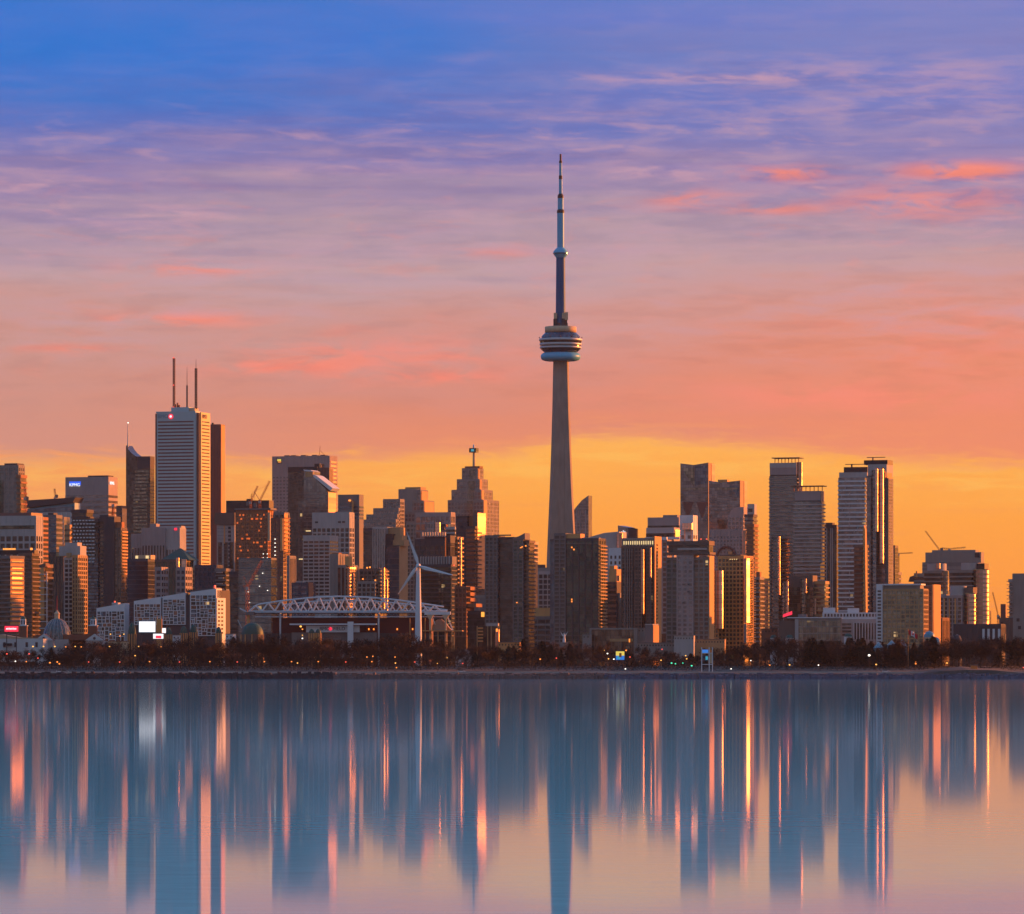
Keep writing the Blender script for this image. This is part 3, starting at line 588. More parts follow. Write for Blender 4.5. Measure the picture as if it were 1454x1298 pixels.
for k in range(46):
    px = rn.uniform(335, 377); py = 728 + rn.randrange(13) * 5.6 + 2; b.pbox('sun_patch', 'sunlit_glow' if k % 3 else 'bright_orange', px, px + rn.uniform(1.2, 3.2), py, py + 2.2, -.75, -.4)  # patches of sunlight, some painted orange and some glowing with no lamp
b.pbox('hoist_column', 'cream', 381.5, 384.6, 728, 768, -2, -.4)
b = Bld('construction_tower', 'dark unfinished tower with a vertical string of white work lights', 4300, 385, 402, 409, 18)
b.tier(385, 402, 736, 'grid', 'granite', 'gred', pb=880, fh=3.6, bay=4, cap=2); b.tier(387, 402, 728, 'grid', 'grey', 'gdark', pb=745, fh=3.6, bay=5, cap=2, y0=3)
b.box('sun_tinted_wall', 'sun_orange', .5, .9, .6, b.L - 5, b.z(783), b.z(729)); b.cyl('hoist_column', 'sun_orange', 400.5, -.6, 1.3, 736, 782, 10)
for k in range(17): b.pbox('work_lamp', 'lamp_white', 390.6, 391.7, 765 + k * 5.7, 766.1 + k * 5.7, -1.6, -1.0)
for k in range(3):
    for j in range(2): b.pbox('work_lamp', 'lamp_white', 374.6 + j * 5.8, 375.5 + j * 5.8, 786 + k * 5.6, 786.9 + k * 5.6, -3, -2.4)
for k in range(12): b.box('balcony', 'rust', .3, 1.9, 1, b.L - 1, b.z(736 + k * 5.6), b.z(735 + k * 5.6))
b = Bld('construction_block', 'low wide block wrapped in olive grey mesh with pale floor lines', 3900, 330, 385, 388, 14)
b.tier(338, 385, 793, 'curtain', 'grey', 'ggrey', pb=905, fh=7, cap=1); b.tier(323, 337.9, 812, 'curtain', 'slate', 'gdark', pb=905, fh=6, cap=4, y0=3)
for k in range(5): b.pbox('edge_beam', 'conc', 338, 385.5, 797 + k * 15, 797.8 + k * 15, -.8, -.2)
for px, py in ((368.5, 832), (373, 813.5), (380, 838), (352, 840), (354, 855)): b.pbox('work_lamp', 'lamp_white', px, px + .9, py, py + .9, -1.6, -1)
T('apartment_tower', 'slim grey ribbed tower right of the work light string', 4000, 408, 411, 413, 790, 'piers', 'conc', 'gbrown', bay=3, pb=870)
b = T('office_block', 'small dark blue glass block with an orange corner above the stadium arch', 3900, 414, 437, 446, 828, 'grid', 'navy', 'gblue', fh=4, bay=6, pb=870); b.pbox('penthouse', 'pale', 418, 428, 825, 828, 3, 9)
b.box('sun_tinted_wall', 'rust', .4, .8, .3, b.L - 6, b.z(860), b.z(827))
# -------- bank towers centre left
b = T('office_tower', 'broad pale pink granite tower with golden right side and small bank emblem', 6200, 385.5, 468, 477.5, 647, 'punch', 'pink', 'gpurple', fh=4.2, bay=4.4, pb=735, cap=24, cw=1.9, thin=.5)
b.pbox('sign', 'navy', 392.5, 399, 650.8, 657, -.9, -.4); b.pbox('emblem', 'screen_yellow', 393, 398.5, 651.2, 653.8, -1.2, -.9); b.pbox('emblem', 'sign_amber', 394, 398.5, 654.6, 655.6, -1.2, -.9)
for px in (400, 410, 424, 440, 452): b.pbox('roof_plant', 'slate', px, px + 7, 645.4, 647, 6, 16)
mk('mast', lambda v, f: (tubevf((b.x(449), 10, b.z(647)), (b.x(450.5), 10, b.z(632)), .3, v, f, 4), tubevf((b.x(458), 10, b.z(647)), (b.x(450.5), 10, b.z(639)), .25, v, f, 4)), 'rust', b.root)
for k in range(13): b.box('window_band', 'gshine', .3, .5, 3, b.L - 3, b.z(657 + k * 5.6), b.z(654.5 + k * 5.6))
b = Bld('office_tower', 'black glass tower with raised penthouse in front of the pale granite tower', 6000, 408, 467, 471, 18)
b.tier(408, 450, 663, 'curtain', 'black', 'gdark', pb=860, fh=4, cap=5); b.tier(450.1, 467, 664.5, 'piers', 'granite', 'granite', pb=720, bay=4, y0=1.5); b.pbox('penthouse', 'black', 444.5, 452, 658, 664, 4, 20); b.pbox('parapet', 'sun_orange', 452, 455, 660, 663.4, 2, 3)
b = Bld('office_tower', 'glass tower with a long white slanted roof and golden corner', 5700, 430, 465, 475.6, 18)
b.prism('glazing', 'ggrey', [(431, 667.5), (444, 668.5), (444, 675.5), (465, 697), (465, 905), (431, 905)], 0, 24)
b.prism('roof', 'white', [(445, 673.8), (449, 675), (473, 693.5), (469.5, 697), (445, 676.8)], -1, 23); b.prism('roof', 'white', [(430, 666.4), (441, 667.2), (444.6, 669.8), (433, 668.8)], -1, 23)
b.box('sun_gold_side', 'gshine', .2, .8, .6, b.L - .6, b.z(728), b.z(699)); b.box('side_wall', 'ggrey', -4, .15, .3, b.L, 0, b.z(696.5)); b.pbox('wall', 'tan', 433.5, 444.2, 669.5, 677, -.5, 1)
for k in range(26): b.pbox('floor_slab', 'grey', 431, 465.2, 702 + k * 5.4, 702.7 + k * 5.4, -.3, .3)
b.pbox('shoulder', 'ggrey', 421.5, 431, 711.5, 905, 2, 20)
for k in range(14): b.pbox('window', 'window_light' if k % 5 == 2 else 'golive', 424 + (k * 5) % 20, 427 + (k * 7) % 20, 745 + k * 4, 746.4 + k * 4, -.5, .5)
b = Bld('office_tower', 'grey tower with a glass crown and orange lit right edge', 5500, 476, 499, 508.4, 18)
b.tier(476, 499, 727, 'grid', 'conc', 'gdark', pb=850, fh=4, bay=3.4); b.tier(477, 507.5, 702, 'ribbon', 'grey', 'gblue', pb=728, y0=6, y1=20, cap=12, fh=4)
b.box('sun_tinted_wall', 'sun_orange', .4, .8, .3, b.L - .4, b.z(830), b.z(711)); mk('lamp', lambda v, f: boxvf(b.x(493), b.x(496), 4, 5, b.z(711.6), b.z(709.4), v, f), 'lamp_orange', b.root)
for k in range(11): b.box('window_band', 'granite', .8, 1.0, 3, b.L - 3, b.z(722 + k * 9), b.z(720 + k * 9))
b = T('office_tower', 'light grey office with plain pale top band over dark square windows', 5200, 443, 496, 500, 728, 'grid', 'pale', 'gdark', fh=5.2, bay=5.0, pb=830, cap=16, thin=.28)
for q in (447, 480, 486): b.pbox('window', 'black', q, q + 4, 740, 742.5, -.6, 1)
b = T('apartment_tower', 'pale slab with dense white balcony bands in front of the grey office', 4900, 430, 468, 479, 760, 'ribbon', 'pale', 'gdark', fh=3.6, pb=865, cap=5, bay=5, cw=.9)
b = Bld('apartment_tower', 'stepped grey tower with gold windowed right side above the stadium roof', 4200, 467, 490, 507.5, 30)
b.tier(467, 478, 787, 'piers', 'conc', 'conc', pb=870, bay=4, y0=2, y1=18); b.tier(479, 490, 803, 'piers', 'conc', 'gdark', pb=870, bay=3.2, y1=20); b.pbox('penthouse', 'sun_orange', 487, 492.4, 790, 804, 3, 9); b.pbox('penthouse', 'rust', 468, 477, 784.6, 787, 4, 9)
for k in range(12): b.box('window_band', 'gshine', -.1, .3, 1, 17, b.z(808 + k * 5), b.z(805 + k * 5))
b.box('side_wall', 'sun_orange', -2, -.1, .3, 20, 0, b.z(803))
b.cyl('glint_bay', 'gshine', 493, 2.5, 1.4, 806, 850, 16); b.cyl('glint_bay', 'gshine', 500, 2.5, 1.2, 812, 850, 16)
b = Bld('apartment_block', 'dark block with a blazing golden balcony corner behind the stadium arch', 4100, 508, 537, 549, 27)
b.tier(508, 537, 808, 'grid', 'brown', 'gdark', pb=870, fh=3.6, bay=4, y0=3); b.tier(510, 535, 826, 'grid', 'conc', 'gdark', pb=870, fh=3.6, bay=4, y0=-3, y1=2.9)
for k in range(11): b.box('balcony', 'tan', .2, 2.0, .5, b.L, b.z(812 + k * 5), b.z(810 + k * 5))
b.cyl('glint_bay', 'gshine', 541, 5, 2.4, 806, 868, 20); b.cyl('glint_bay', 'gshine', 546, 9, 2.0, 822, 868, 20)
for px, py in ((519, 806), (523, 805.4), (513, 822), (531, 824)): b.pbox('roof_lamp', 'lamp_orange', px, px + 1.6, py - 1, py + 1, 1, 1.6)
# stepped pair
b = Bld('office_tower', 'stepped stone tower whose left side climbs like a staircase', 5950, 514.5, 562, 566, 18)
for i, (p0, pt) in enumerate(((514.5, 738), (518, 730.5), (526, 721.5), (538, 708.5))): b.tier(p0, 562, pt, 'grid', 'conc', 'gpurple', pb=760, y0=i * 5., y1=i * 5. + 4.9 if i < 3 else 30, fh=4.6, bay=4.4, cap=3)
b = Bld('office_tower', 'broad stepped stone tower with golden right edges, top step rounded', 6000, 553, 592, 611, 24)
for i, (p0, p1, pt, pb_) in enumerate(((556, 603, 727, 790), (556, 599, 711, 760), (565, 592, 695.5, 740))): b.tier(p0, p1, pt, 'grid', 'conc', 'gpurple', pb=pb_, y0=i * 5., y1=38 - i * 4, fh=4.6, bay=4.2, cap=3)
b.pbox('penthouse', 'tan', 568, 590, 691, 695.5, 14, 30); b.cyl('rounded_bay', 'conc', 574, 16, 14, 694, 727, 24)
for i, (p1, pt, pb_) in enumerate(((603, 728, 775), (599, 712, 727), (592.2, 697, 711))): b.box('side_wall', 'sun_orange', b.x(p1) + .4, b.x(p1) + .8, i * 5. + 1, 36 - i * 4, b.z(pb_), b.z(pt))
b = Bld('office_tower', 'black glass twin tower with grey ribbed pier and golden stepped crown', 5400, 514, 566, 577.5, 18)
b.tier(514, 529, 750, 'curtain', 'slate', 'gdark', pb=865, y0=3, fh=5, cap=3); b.tier(529, 546, 748.5, 'piers', 'pale', 'ggrey', pb=865, y0=0, y1=30, bay=2.6); b.tier(546.1, 566, 775, 'curtain', 'slate', 'gnavy', pb=865, y0=2, fh=6, cap=2)
for p0, p1, t0, b0, y_ in ((546, 563, 748.5, 760, 12), (551, 567, 760, 767, 8), (556, 572, 766.6, 775, 4)): b.pbox('crown_step', 'tan', p0, p1, t0, b0, y_, y_ + 16)
b.box('sun_gold_side', 'tan', .3, .9, .5, b.L - .5, b.z(862), b.z(775)); b.pbox('wall', 'black', 546, 556, 758, 775, 2.2, 14)  # right side's sunlight put in as a tan plate colour
# -------- centre
T('apartment_tower', 'grey gridded tower just behind the turbine blade tip', 5500, 577, 604, 606, 742, 'grid', 'conc', 'gdark', fh=4.4, bay=4.4, pb=870)
b = T('office_block', 'pink framed glass block with one golden vertical strip', 5300, 590, 640, 645, 728, 'grid', 'pink', 'gpurple', fh=8, bay=5.5, pb=800, thin=.2, cw=.9)
wing(b, 606, 621, 742, 800, -10.5, 'pink', 'gpurple', 6, 3.2, 'grid', bb=768)  # added forward block with a glint cylinder
T('apartment_tower', 'low white slatted block between pink glass block and black tower', 4900, 633, 646, 648, 748, 'ribbon', 'pale', 'gdark', fh=4, pb=775)
b = Bld('apartment_tower', 'dark topped tower with a comb of white roof fins and gold edges', 4500, 589, 631, 639, 18)
b.tier(589, 631, 766, 'grid', 'slate', 'gdark', pb=800, fh=4.4, bay=5, cap=6); b.tier(600, 637, 761, 'curtain', 'slate', 'gdark', pb=770, y0=5, y1=18, cap=6)
for i in range(10): b.pbox('roof_fin', 'pale', 597 + i * 3.6, 598.3 + i * 3.6, 755.5, 762, 2, 5)
b.box('sun_tinted_wall', 'rust', .4, .8, .3, b.L - .4, b.z(800), b.z(763))
b = T('apartment_tower', 'narrow balcony tower with gold reflecting bays left of the black tower', 4600, 636, 649, 657, 763, 'balcony', 'tan', 'gdark', fh=4, pb=870)
b.box('sun_tinted_wall', 'gshine', b.x(638), b.x(645), -1.9, -1.32, b.z(790), b.z(762)); b.cyl('glint_bay', 'gshine', 651.5, 6, 2.0, 763, 840, 20); b.cyl('glint_bay', 'gshine', 645, -3, 1.6, 763, 800, 20)
b = T('apartment_tower', 'dark glass tower with grey finned belt and two yellowish window columns', 4300, 590, 640, 646, 802, 'balcony', 'slate', 'ggreen', fh=3.7, pb=905)
b.box('finned_belt', 'grey', b.x(595), b.x(641), 2, 14, b.z(803), b.z(790))
for i in range(12): b.pbox('fin', 'pale', 596 + i * 3.7, 597.2 + i * 3.7, 790, 802, .6, 2)
for k in range(13):
    for px in (623.5, 627.8): b.pbox('window', 'golive', px, px + 2.6, 814 + k * 3.6, 816.6 + k * 3.6, -1.9, -1.31)
b.pbox('beacon', 'lamp_red', 612, 613.4, 802, 803.4, 0, 1); b.pbox('beacon', 'lamp_red', 643.5, 645, 802, 803.4, 0, 1)
b = Bld('office_tower', 'ziggurat topped tower with four stepped shoulders and a white mast', 6100, 636, 682, 699, 24)
for i, (p0, p1, p2, pt, pb_) in enumerate(((636, 686, 699, 710, 870), (640, 681.5, 694, 695.5, 712), (646.5, 678, 688, 680.3, 697), (652.5, 674.5, 681, 664.5, 682))):
    d_ = (46, 34, 24, 16)[i]; y0 = i * 2.5; b.tier(p0, p1, pt, 'grid', 'conc', 'gpurple', pb=pb_, y0=y0, y1=y0 + d_, fh=4.6, bay=4.2, cap=3, full=(i == 0))
    b.box('side_wall', 'sun_orange', b.x(p1) + .4, b.x(p1) + .75, y0 + 1.0, y0 + d_ * .22, b.z(min(pb_, 740)), b.z(pt + .5))
for k in range(30):
    py = 666 + k * 4.1; b.pbox('window_band', 'golive', 663 + (k > 14) * 4 - (k < 6) * .0, 671.6 + (k > 14) * 5, py, py + 2.7, -.7 + (k < 4) * 7.5 + (4 <= k < 7) * 5 + (7 <= k < 11) * 2.5, 9)
b.pbox('roof_plant', 'brick', 655, 676, 661.4, 664.5, 10, 20)
mk('mast', lambda v, f: tubevf((b.x(667), 12, b.z(665)), (b.x(667), 12, b.z(641)), 1.8, v, f, 12, 1.3), 'cream', b.root)
mk('sign_box', lambda v, f: boxvf(b.x(667) - 4.6, b.x(667) + 4.6, 8, 16, b.z(641.8), b.z(635.6), v, f), 'ggreen', b.root)
mk('emblem', lambda v, f: boxvf(b.x(667) - 1.9, b.x(667) + 1.9, 7.7, 7.95, b.z(640.3), b.z(637.2), v, f), 'screen_teal', b.root)
mk('mast_tip', lambda v, f: lathevf([(1.3, b.z(635.6)), (1.2, b.z(632)), (.5, b.z(630))], v, f, 12, b.x(667), 12), 'white', b.root)
b = Bld('apartment_tower', 'black fronted tower with rust penthouse and a glowing golden right wall', 4700, 646, 674, 688.5, 24)
b.tier(646, 662, 733, 'curtain', 'black', 'gnavy', pb=860, y0=2, fh=4, cap=2); b.tier(662, 674, 748, 'balcony', 'slate', 'gred', pb=860, fh=4.2, y1=14)
b.pbox('penthouse', 'rust', 661, 673, 733, 748, 6, 20); b.box('sun_gold_glazing', 'gshine', .2, .8, 5, b.L, b.z(836), b.z(728)); b.box('side_wall', 'brown', -4, .1, 5, b.L, 0, b.z(728))  # golden plate colour stands for sunlight on the right side
for k in range(20): b.box('balcony', 'brick', .2, 1.9, .3, 5, b.z(752 + k * 5.2), b.z(750.6 + k * 5.2))
b = T('apartment_block', 'reddish brown block with stepped right side under the golden wall', 4200, 646, 662, 672.5, 833, 'grid', 'brick', 'gred', fh=4, bay=3.6, pb=905)
for k in range(4): b.box('terrace', 'rust', .3, 3 + (k > 2) * 5, 2, b.L - 2, b.z(838 + k * 8), b.z(833 + k * 8))
T('office_block', 'plain grey block below the golden wall tower', 4450, 671, 690, 692, 846, 'piers', 'conc', 'grey', bay=6, pb=880)
b = T('office_block', 'low black box carrying a small orange sign, left of the ribbed tower', 4150, 664, 690, 692, 868, 'curtain', 'black', 'gdark', fh=5, pb=905); b.pbox('sign', 'sign_amber', 683.5, 688, 869, 876, -.7, -.2)
b = Bld('apartment_tower', 'big dark tower with grey ribbed bays and a pointed curved roof tip', 4000, 689, 745, 755.5, 20)
b.tier(689, 706, 760.5, 'slot', 'grey', 'gdark', pb=925, y0=0, fh=3.1, bay=3.8, thin=.3); b.tier(706.1, 728, 763, 'curtain', 'slate', 'gdark', pb=925, y0=3, fh=3.2); b.tier(728.1, 742, 765, 'slot', 'grey', 'ggreen', pb=925, y0=1, fh=3.1, bay=4)
b.prism('roof', 'grey', [(728, 763.5), (736, 761.5), (745, 756.8), (745, 766), (728, 766)], .5, 12); b.tier(742.1, 748.5, 768, 'balcony', 'brown', 'gbrown', pb=925, y0=4, fh=3.1); b.pbox('parapet', 'sun_orange', 699, 724, 758.6, 760.4, 3, 8)
for k in range(30): b.box('balcony', 'brown', -1.5, 1.9, 5, b.L - 1, b.z(772 + k * 5), b.z(770.6 + k * 5))
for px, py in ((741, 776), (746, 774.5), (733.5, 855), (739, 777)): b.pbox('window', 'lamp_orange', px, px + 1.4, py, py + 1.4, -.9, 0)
b = T('apartment_tower', 'cream balcony tower peeking out behind the pointed roof tower', 4600, 740, 757, 762, 770, 'balcony', 'cream', 'ggrey', fh=4, pb=800)
b = T('apartment_block', 'mid height block with small white window frames between two dark towers', 4800, 752, 784, 787, 812, 'grid', 'pale', 'gdark', fh=5, bay=5, pb=870, thin=.25, cw=.9); b.pbox('penthouse', 'conc', 757, 784, 806, 812, 3, 12); b.pbox('roof_plant', 'slate', 761, 770, 801.5, 806, 4, 10)
b = T('office_block', 'low grey block with pale top between the two dark towers', 4150, 752, 786, 789, 876, 'grid', 'grey', 'gdark', fh=4.5, bay=6, pb=925, cw=.6); b.pbox('penthouse', 'sun_orange', 754, 783, 863, 876, 2, 12); b.pbox('edge_beam', 'pale', 757, 784, 887, 888, -.8, -.2)
b = Bld('apartment_tower', 'big dark glass tower with ribbed left bays and orange balcony edge, before the round tower', 3900, 780, 849, 860, 20)
b.tier(780, 787, 766, 'curtain', 'slate', 'gblue', pb=925, y0=2, fh=3.2); b.tier(787.1, 803, 757.5, 'slot', 'grey', 'gdark', pb=925, fh=3.1, bay=3.7, thin=.3); b.tier(803.1, 849, 765, 'grid', 'slate', 'ggreen', pb=925, y0=1, fh=3.2, bay=5.2, cw=1.2, thin=.22)
b.pbox('penthouse', 'sun_orange', 802, 823, 757.5, 764.9, 2, 12); b.pbox('edge_beam', 'conc', 802, 849, 771, 771.6, .2, .8); b.pbox('parapet', 'pale', 825, 850, 763, 764.9, 2, 4)
for k in range(28): b.box('balcony', 'tan', .3, 2.0, 1, b.L - .5, b.z(776 + k * 5), b.z(774.4 + k * 5))
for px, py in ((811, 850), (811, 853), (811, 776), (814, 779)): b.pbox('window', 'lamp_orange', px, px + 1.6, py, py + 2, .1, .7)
b = Bld('apartment_tower', 'blade shaped tower whose roof slants steeply up to the right', 5800, 815, 835, 837, 14)
b.prism('glazing', 'gpurple', [(815, 724), (818, 720), (826, 710.5), (835.6, 703.5), (835.6, 900), (815, 900)], 0, 18)
for k in range(22): b.pbox('floor_slab', 'conc', 815 if k > 4 else 823, 835.8, 722 + (k - 1) * 4.8, 722.8 + (k - 1) * 4.8, -.3, .2)
for px in (819, 823.5, 831.5): b.pbox('fin', 'pale', px, px + .8, 724, 800, -.7, -.31)
b = Bld('office_block', 'pale blue concrete block with gently sloping roofline', 4700, 838, 880, 883, 18)
b.prism('wall', 'pale', [(838, 762), (858, 756.5), (879, 754.8), (880, 905), (838, 905)], 0, 24); b.tier(858, 880, 778, 'curtain', 'pale', 'gpale', pb=800, y0=-.6, y1=0, fh=4)
b.cyl('glint_bay', 'gshine', 880, 0, 3, 757, 778, 16)
b = Bld('office_block', 'small slate block with slanted roof and a white star shaped light', 5000, 877, 892, 898.5, 30)
b.prism('wall', 'gpurple', [(877.5, 746), (892, 749), (892, 900), (877.5, 900)], 0, 14); b.box('side_wall', 'slate', -.1, .3, 0, 20, 0, b.z(750))
def star(v, f):
    for k in range(3):
        t = R(60 * k + 30); dx, dz = 2.5 * math.cos(t), 2.5 * math.sin(t); tubevf((b.x(885.5) - dx, -.6, b.z(756.5) - dz), (b.x(885.5) + dx, -.6, b.z(756.5) + dz), .35, v, f, 4)
mk('emblem', star, 'sign_white', b.root)
b = T('apartment_block', 'white block with small dark windows left of the green crowned tower', 4500, 865, 883, 885, 778, 'punch', 'white', 'gdark', fh=5, bay=3.6, pb=815, cw=2.2, cap=6)
b = Bld('apartment_block', 'stepped terrace block with a bright orange glowing top', 4150, 861, 875, 886, 26)
b.tier(861, 875, 826, 'ribbon', 'brick', 'gdark', pb=900, fh=4.4); b.pbox('penthouse', 'sun_orange', 861, 872, 808, 826, 5, 14); b.pbox('penthouse', 'sun_orange', 861, 868, 803, 808, 6, 12); b.box('side_wall', 'slate', .1, .5, 0, b.L, 0, b.z(827))
b.cyl('glint_bay', 'gshine', 877.5, 0, 1.4, 817, 825, 14)
for k in range(5): b.box('terrace', 'conc', .5, 9 - k * 1.6, 2, b.L, 0, b.z(870 - k * 7))
b = Bld('apartment_tower', 'brown pier fronted tower with glowing green crown and salmon right edge', 4050, 883, 928, 938.5, 20)
b.tier(883, 928, 776, 'grid', 'brown', 'gdark', pb=910, fh=3.1, bay=3.4, cw=1.1); b.tier(883, 928, 764.5, 'piers', 'conc', 'golive', pb=776, y0=1.5, y1=16, bay=3, cap=1, full=False, cw=1.0)
b.box('sun_tinted_wall', 'sun_orange', .4, 1.0, .2, b.L, 0, b.z(761.5)); b.box('side_wall', 'sun_orange', -2.5, .35, 3, b.L, 0, b.z(762))
for i in range(14): b.pbox('crown_light', 'window_light', 885 + i * 3.1, 886.4 + i * 3.1, 768, 773, 1.1, 1.31)
for k in range(26): b.box('window', 'gdark', 1.0, 1.12, 4, 8, b.z(775 + k * 5), b.z(772.5 + k * 5))
wing(b, 900, 911.5, 777, 905, -7, 'brown', 'gdark', 3.1, 1.4, 'grid', bt=780, bb=872); wing(b, 917, 923, 777, 905, -3.4, 'brown', 'gdark', 3.1, 1.0, 'grid', bt=778, bb=820)  # two added forward blocks with glint cylinders
for k in range(12): b.pbox('pier', 'pale', 888 + k * 3.3, 888.6 + k * 3.3, 779, 905, -1.0, -.4)
b = T('office_block', 'horizontally banded brown block stepping down, right of the green crown', 5000, 920, 964, 969, 734.5, 'ribbon', 'pink', 'gdark', fh=6.5, pb=790, cap=7); b.pbox('penthouse', 'conc', 940, 960, 731, 734.5, 4, 16)
b = T('office_block', 'lower banded block with golden corner, in front of the brown banded block', 4850, 918, 957, 968, 749, 'ribbon', 'pale', 'gdark', fh=8, pb=790, cap=4, a=26); b.box('sun_gold_side', 'gshine', .3, .6, 2, b.L, b.z(765), b.z(752)); b.pbox('edge_beam', 'white', 918, 966, 762.5, 766, -2.5, -.6)
b = T('office_block', 'pale block with a bright golden window below the crystalline glass tower', 4800, 966, 984, 988, 731.5, 'punch', 'white', 'ggrey', fh=6, pb=770, cap=18, bay=8)
b.cyl('glint_bay', 'gshine', 977, -1, 5.2, 743, 752, 24); b.cyl('glint_bay', 'gshine', 972.6, 1, 1.4, 752, 770, 12); b.cyl('glint_bay', 'gshine', 982, 1, 1.4, 752, 770, 12)
b = T('apartment_block', 'reddish block seen in the narrow gap beside the salmon edge', 4500, 934, 947, 949, 767, 'grid', 'pink', 'gred', fh=4.5, bay=5, pb=900); b.pbox('edge_beam', 'white', 934, 947, 762.5, 767, -1, 2)
b = Bld('apartment_tower', 'wide tower with dark two tier crown and pale stone centre bay', 3850, 946.5, 1006, 1011, 17)
b.tier(946.5, 962, 792, 'slot', 'grey', 'ggreen', pb=925, fh=3.4, bay=4, y0=1); b.tier(962.1, 985, 787.5, 'slot', 'pink', 'gpurple', pb=925, fh=3.4, bay=3.9, y0=-1, cw=1.8, thin=.42); b.tier(985.1, 1006, 792, 'slot', 'conc', 'gbrown', pb=925, fh=3.4, bay=4, y0=1)
b.pbox('crown', 'brown', 947, 1007, 768, 774, 0, 16); b.pbox('crown', 'gdark', 949, 1006, 774, 784, 1.5, 14); b.pbox('crown', 'brown', 946, 1008.5, 784, 787.4, -1.6, 16); b.pbox('crown_band', 'pale', 962, 1003, 778, 780.6, .9, 1.4)
b.box('sun_tinted_wall', 'sun_orange', .3, .8, .2, b.L, 0, b.z(789))
for px, py in ((970, 828.6), (977, 828.6), (977, 839), (970, 855)): b.pbox('window', 'black', px, px + 3.4, py, py + 1.9, -1.75, -1.3)
for k in range(2): b.pbox('beacon', 'lamp_red', 993 + k * 8, 994.4 + k * 8, 764.6, 766, 3, 4)
# crystalline pair
b = Bld('office_tower', 'crystalline glass tower with dark inverted triangles and a concave roofline', 5200, 966, 1005, 1014.5, 17)
b.prism('glazing', 'gpurple', [(966.5, 657.5), (985, 660), (1005, 657), (1005, 900), (966.5, 900)], 0, 26); b.prism('facet', 'gblue', [(987, 662), (1003, 661), (1003, 686), (987, 690)], -.3, -.02)
for px in (977, 997): b.prism('facet', 'granite', [(px - 8, 712.5), (px + 8, 712.5), (px, 737)], -.5, -.03)
b.prism('facet', 'granite', [(980, 738), (990, 738), (985, 764)], -.5, -.03); b.prism('facet', 'golive', [(968, 664), (986, 664), (986, 692)], -.4, -.02)
b.box('side_wall', 'granite', .02, .5, .4, 12, b.z(760), b.z(657)); b.box('sun_gold_side', 'gshine', .02, .9, 12, 26, b.z(800), b.z(657.5)); b.pbox('window_band', 'golive', 970, 1000, 692.5, 695, -.6, -.41)
for k in range(9): b.pbox('floor_slab', 'grey', 966.5, 1005.2, 698 + k * 5.2, 698.6 + k * 5.2, -.25, .1)
b = Bld('office_tower', 'lower crystalline glass tower with golden slit on its right side', 5100, 1007, 1050, 1061.5, 17)
b.prism('glazing', 'gpurple', [(1007, 682), (1024, 685), (1050, 682.5), (1050, 900), (1007, 900)], 0, 26); b.prism('facet', 'gdark', [(1018, 738), (1034, 738), (1026, 762)], -.5, -.03); b.prism('facet', 'gblue', [(1036, 690), (1049, 688), (1049, 706)], -.4, -.02)
b.box('side_wall', 'granite', .02, .5, .4, 16, b.z(760), b.z(682)); b.box('sun_gold_side', 'gshine', .02, .9, 16, b.L, b.z(760), b.z(682.5)); b.pbox('window_band', 'golive', 1019, 1048, 692, 695, -.6, -.41)
for k in range(12): b.pbox('floor_slab', 'grey', 1007, 1050.2, 698 + k * 5.2, 698.6 + k * 5.2, -.25, .1)
b.pbox('roof_plant', 'sun_orange', 1018, 1031, 680.5, 684, 5, 14)
b = T('apartment_tower', 'purplish tower with a rounded rose coloured head before the crystalline pair', 4900, 1034, 1055, 1058, 732, 'grid', 'pink', 'gpurple', fh=4.2, bay=4, pb=760, cap=2)
b.prism('roof', 'pink', [(1035, 732), (1038, 725), (1043, 721), (1049, 720), (1056, 720), (1056, 732)], 0, 16)
b = T('apartment_tower', 'slim dark tower with a pale blue top box right of the crystalline pair', 4850, 1058, 1069, 1072, 731, 'balcony', 'slate', 'gpurple', fh=4.2, pb=900); b.pbox('penthouse', 'pale', 1060, 1070, 715.5, 731, 3, 12); b.pbox('window', 'gdark', 1061.5, 1067.5, 722, 727, 2.6, 3)
b = Bld('office_block', 'pinkish gridded hotel block with a golden curved corner', 4600, 1009, 1055, 1064, 24)
b.tier(1009, 1055, 752, 'grid', 'pink', 'gpurple', pb=800, fh=3.4, bay=3.4, cap=6, thin=.45, cw=1.5); b.cyl('glint_bay', 'gshine', 1056.5, 3, 3.4, 753, 830, 24)
def arch(v, f):
    for i in range(8):
        t0, t1 = math.pi * i / 8, math.pi * (i + 1) / 8; tubevf((b.x(1032) + 9 * math.cos(t0), -.9, b.z(789) + 8 * math.sin(t0)), (b.x(1032) + 9 * math.cos(t1), -.9, b.z(789) + 8 * math.sin(t1)), 1.1, v, f, 5)
mk('arch', arch, 'granite', b.root); b.pbox('window', 'sun_orange', 1035.5, 1041, 783, 787, -1.6, -.9)
b = Bld('apartment_tower', 'broad sunlit condominium with two blinding golden vertical reflections', 3900, 1009, 1058, 1072.5, 30)
wing(b, 1009, 1019.5, 811, 925, -16, 'sun_orange', 'gbrown', 3.2, 3.2, 'grid', bb=893); b.tier(1021, 1056, 790, 'grid', 'sun_orange', 'gbrown', pb=925, fh=3.2, bay=3.3, cap=2, thin=.35, cw=.9, y0=0)
b.pbox('parapet', 'slate', 1021, 1050, 787.5, 790, 2, 12); b.box('sun_gold_side', 'gshine', .45, .9, 1.2, 6.2, b.z(884), b.z(793)); b.cyl('glint_bay', 'gshine', 1058.0, -.2, 1.6, 793, 884, 28)  # side panel and cylinder added and angled to flash the sun
for k in range(4): b.pbox('window', 'window_light', 1037 + k * 3, 1038.2 + k * 3, 793.5, 794.6, -.6, -.3)
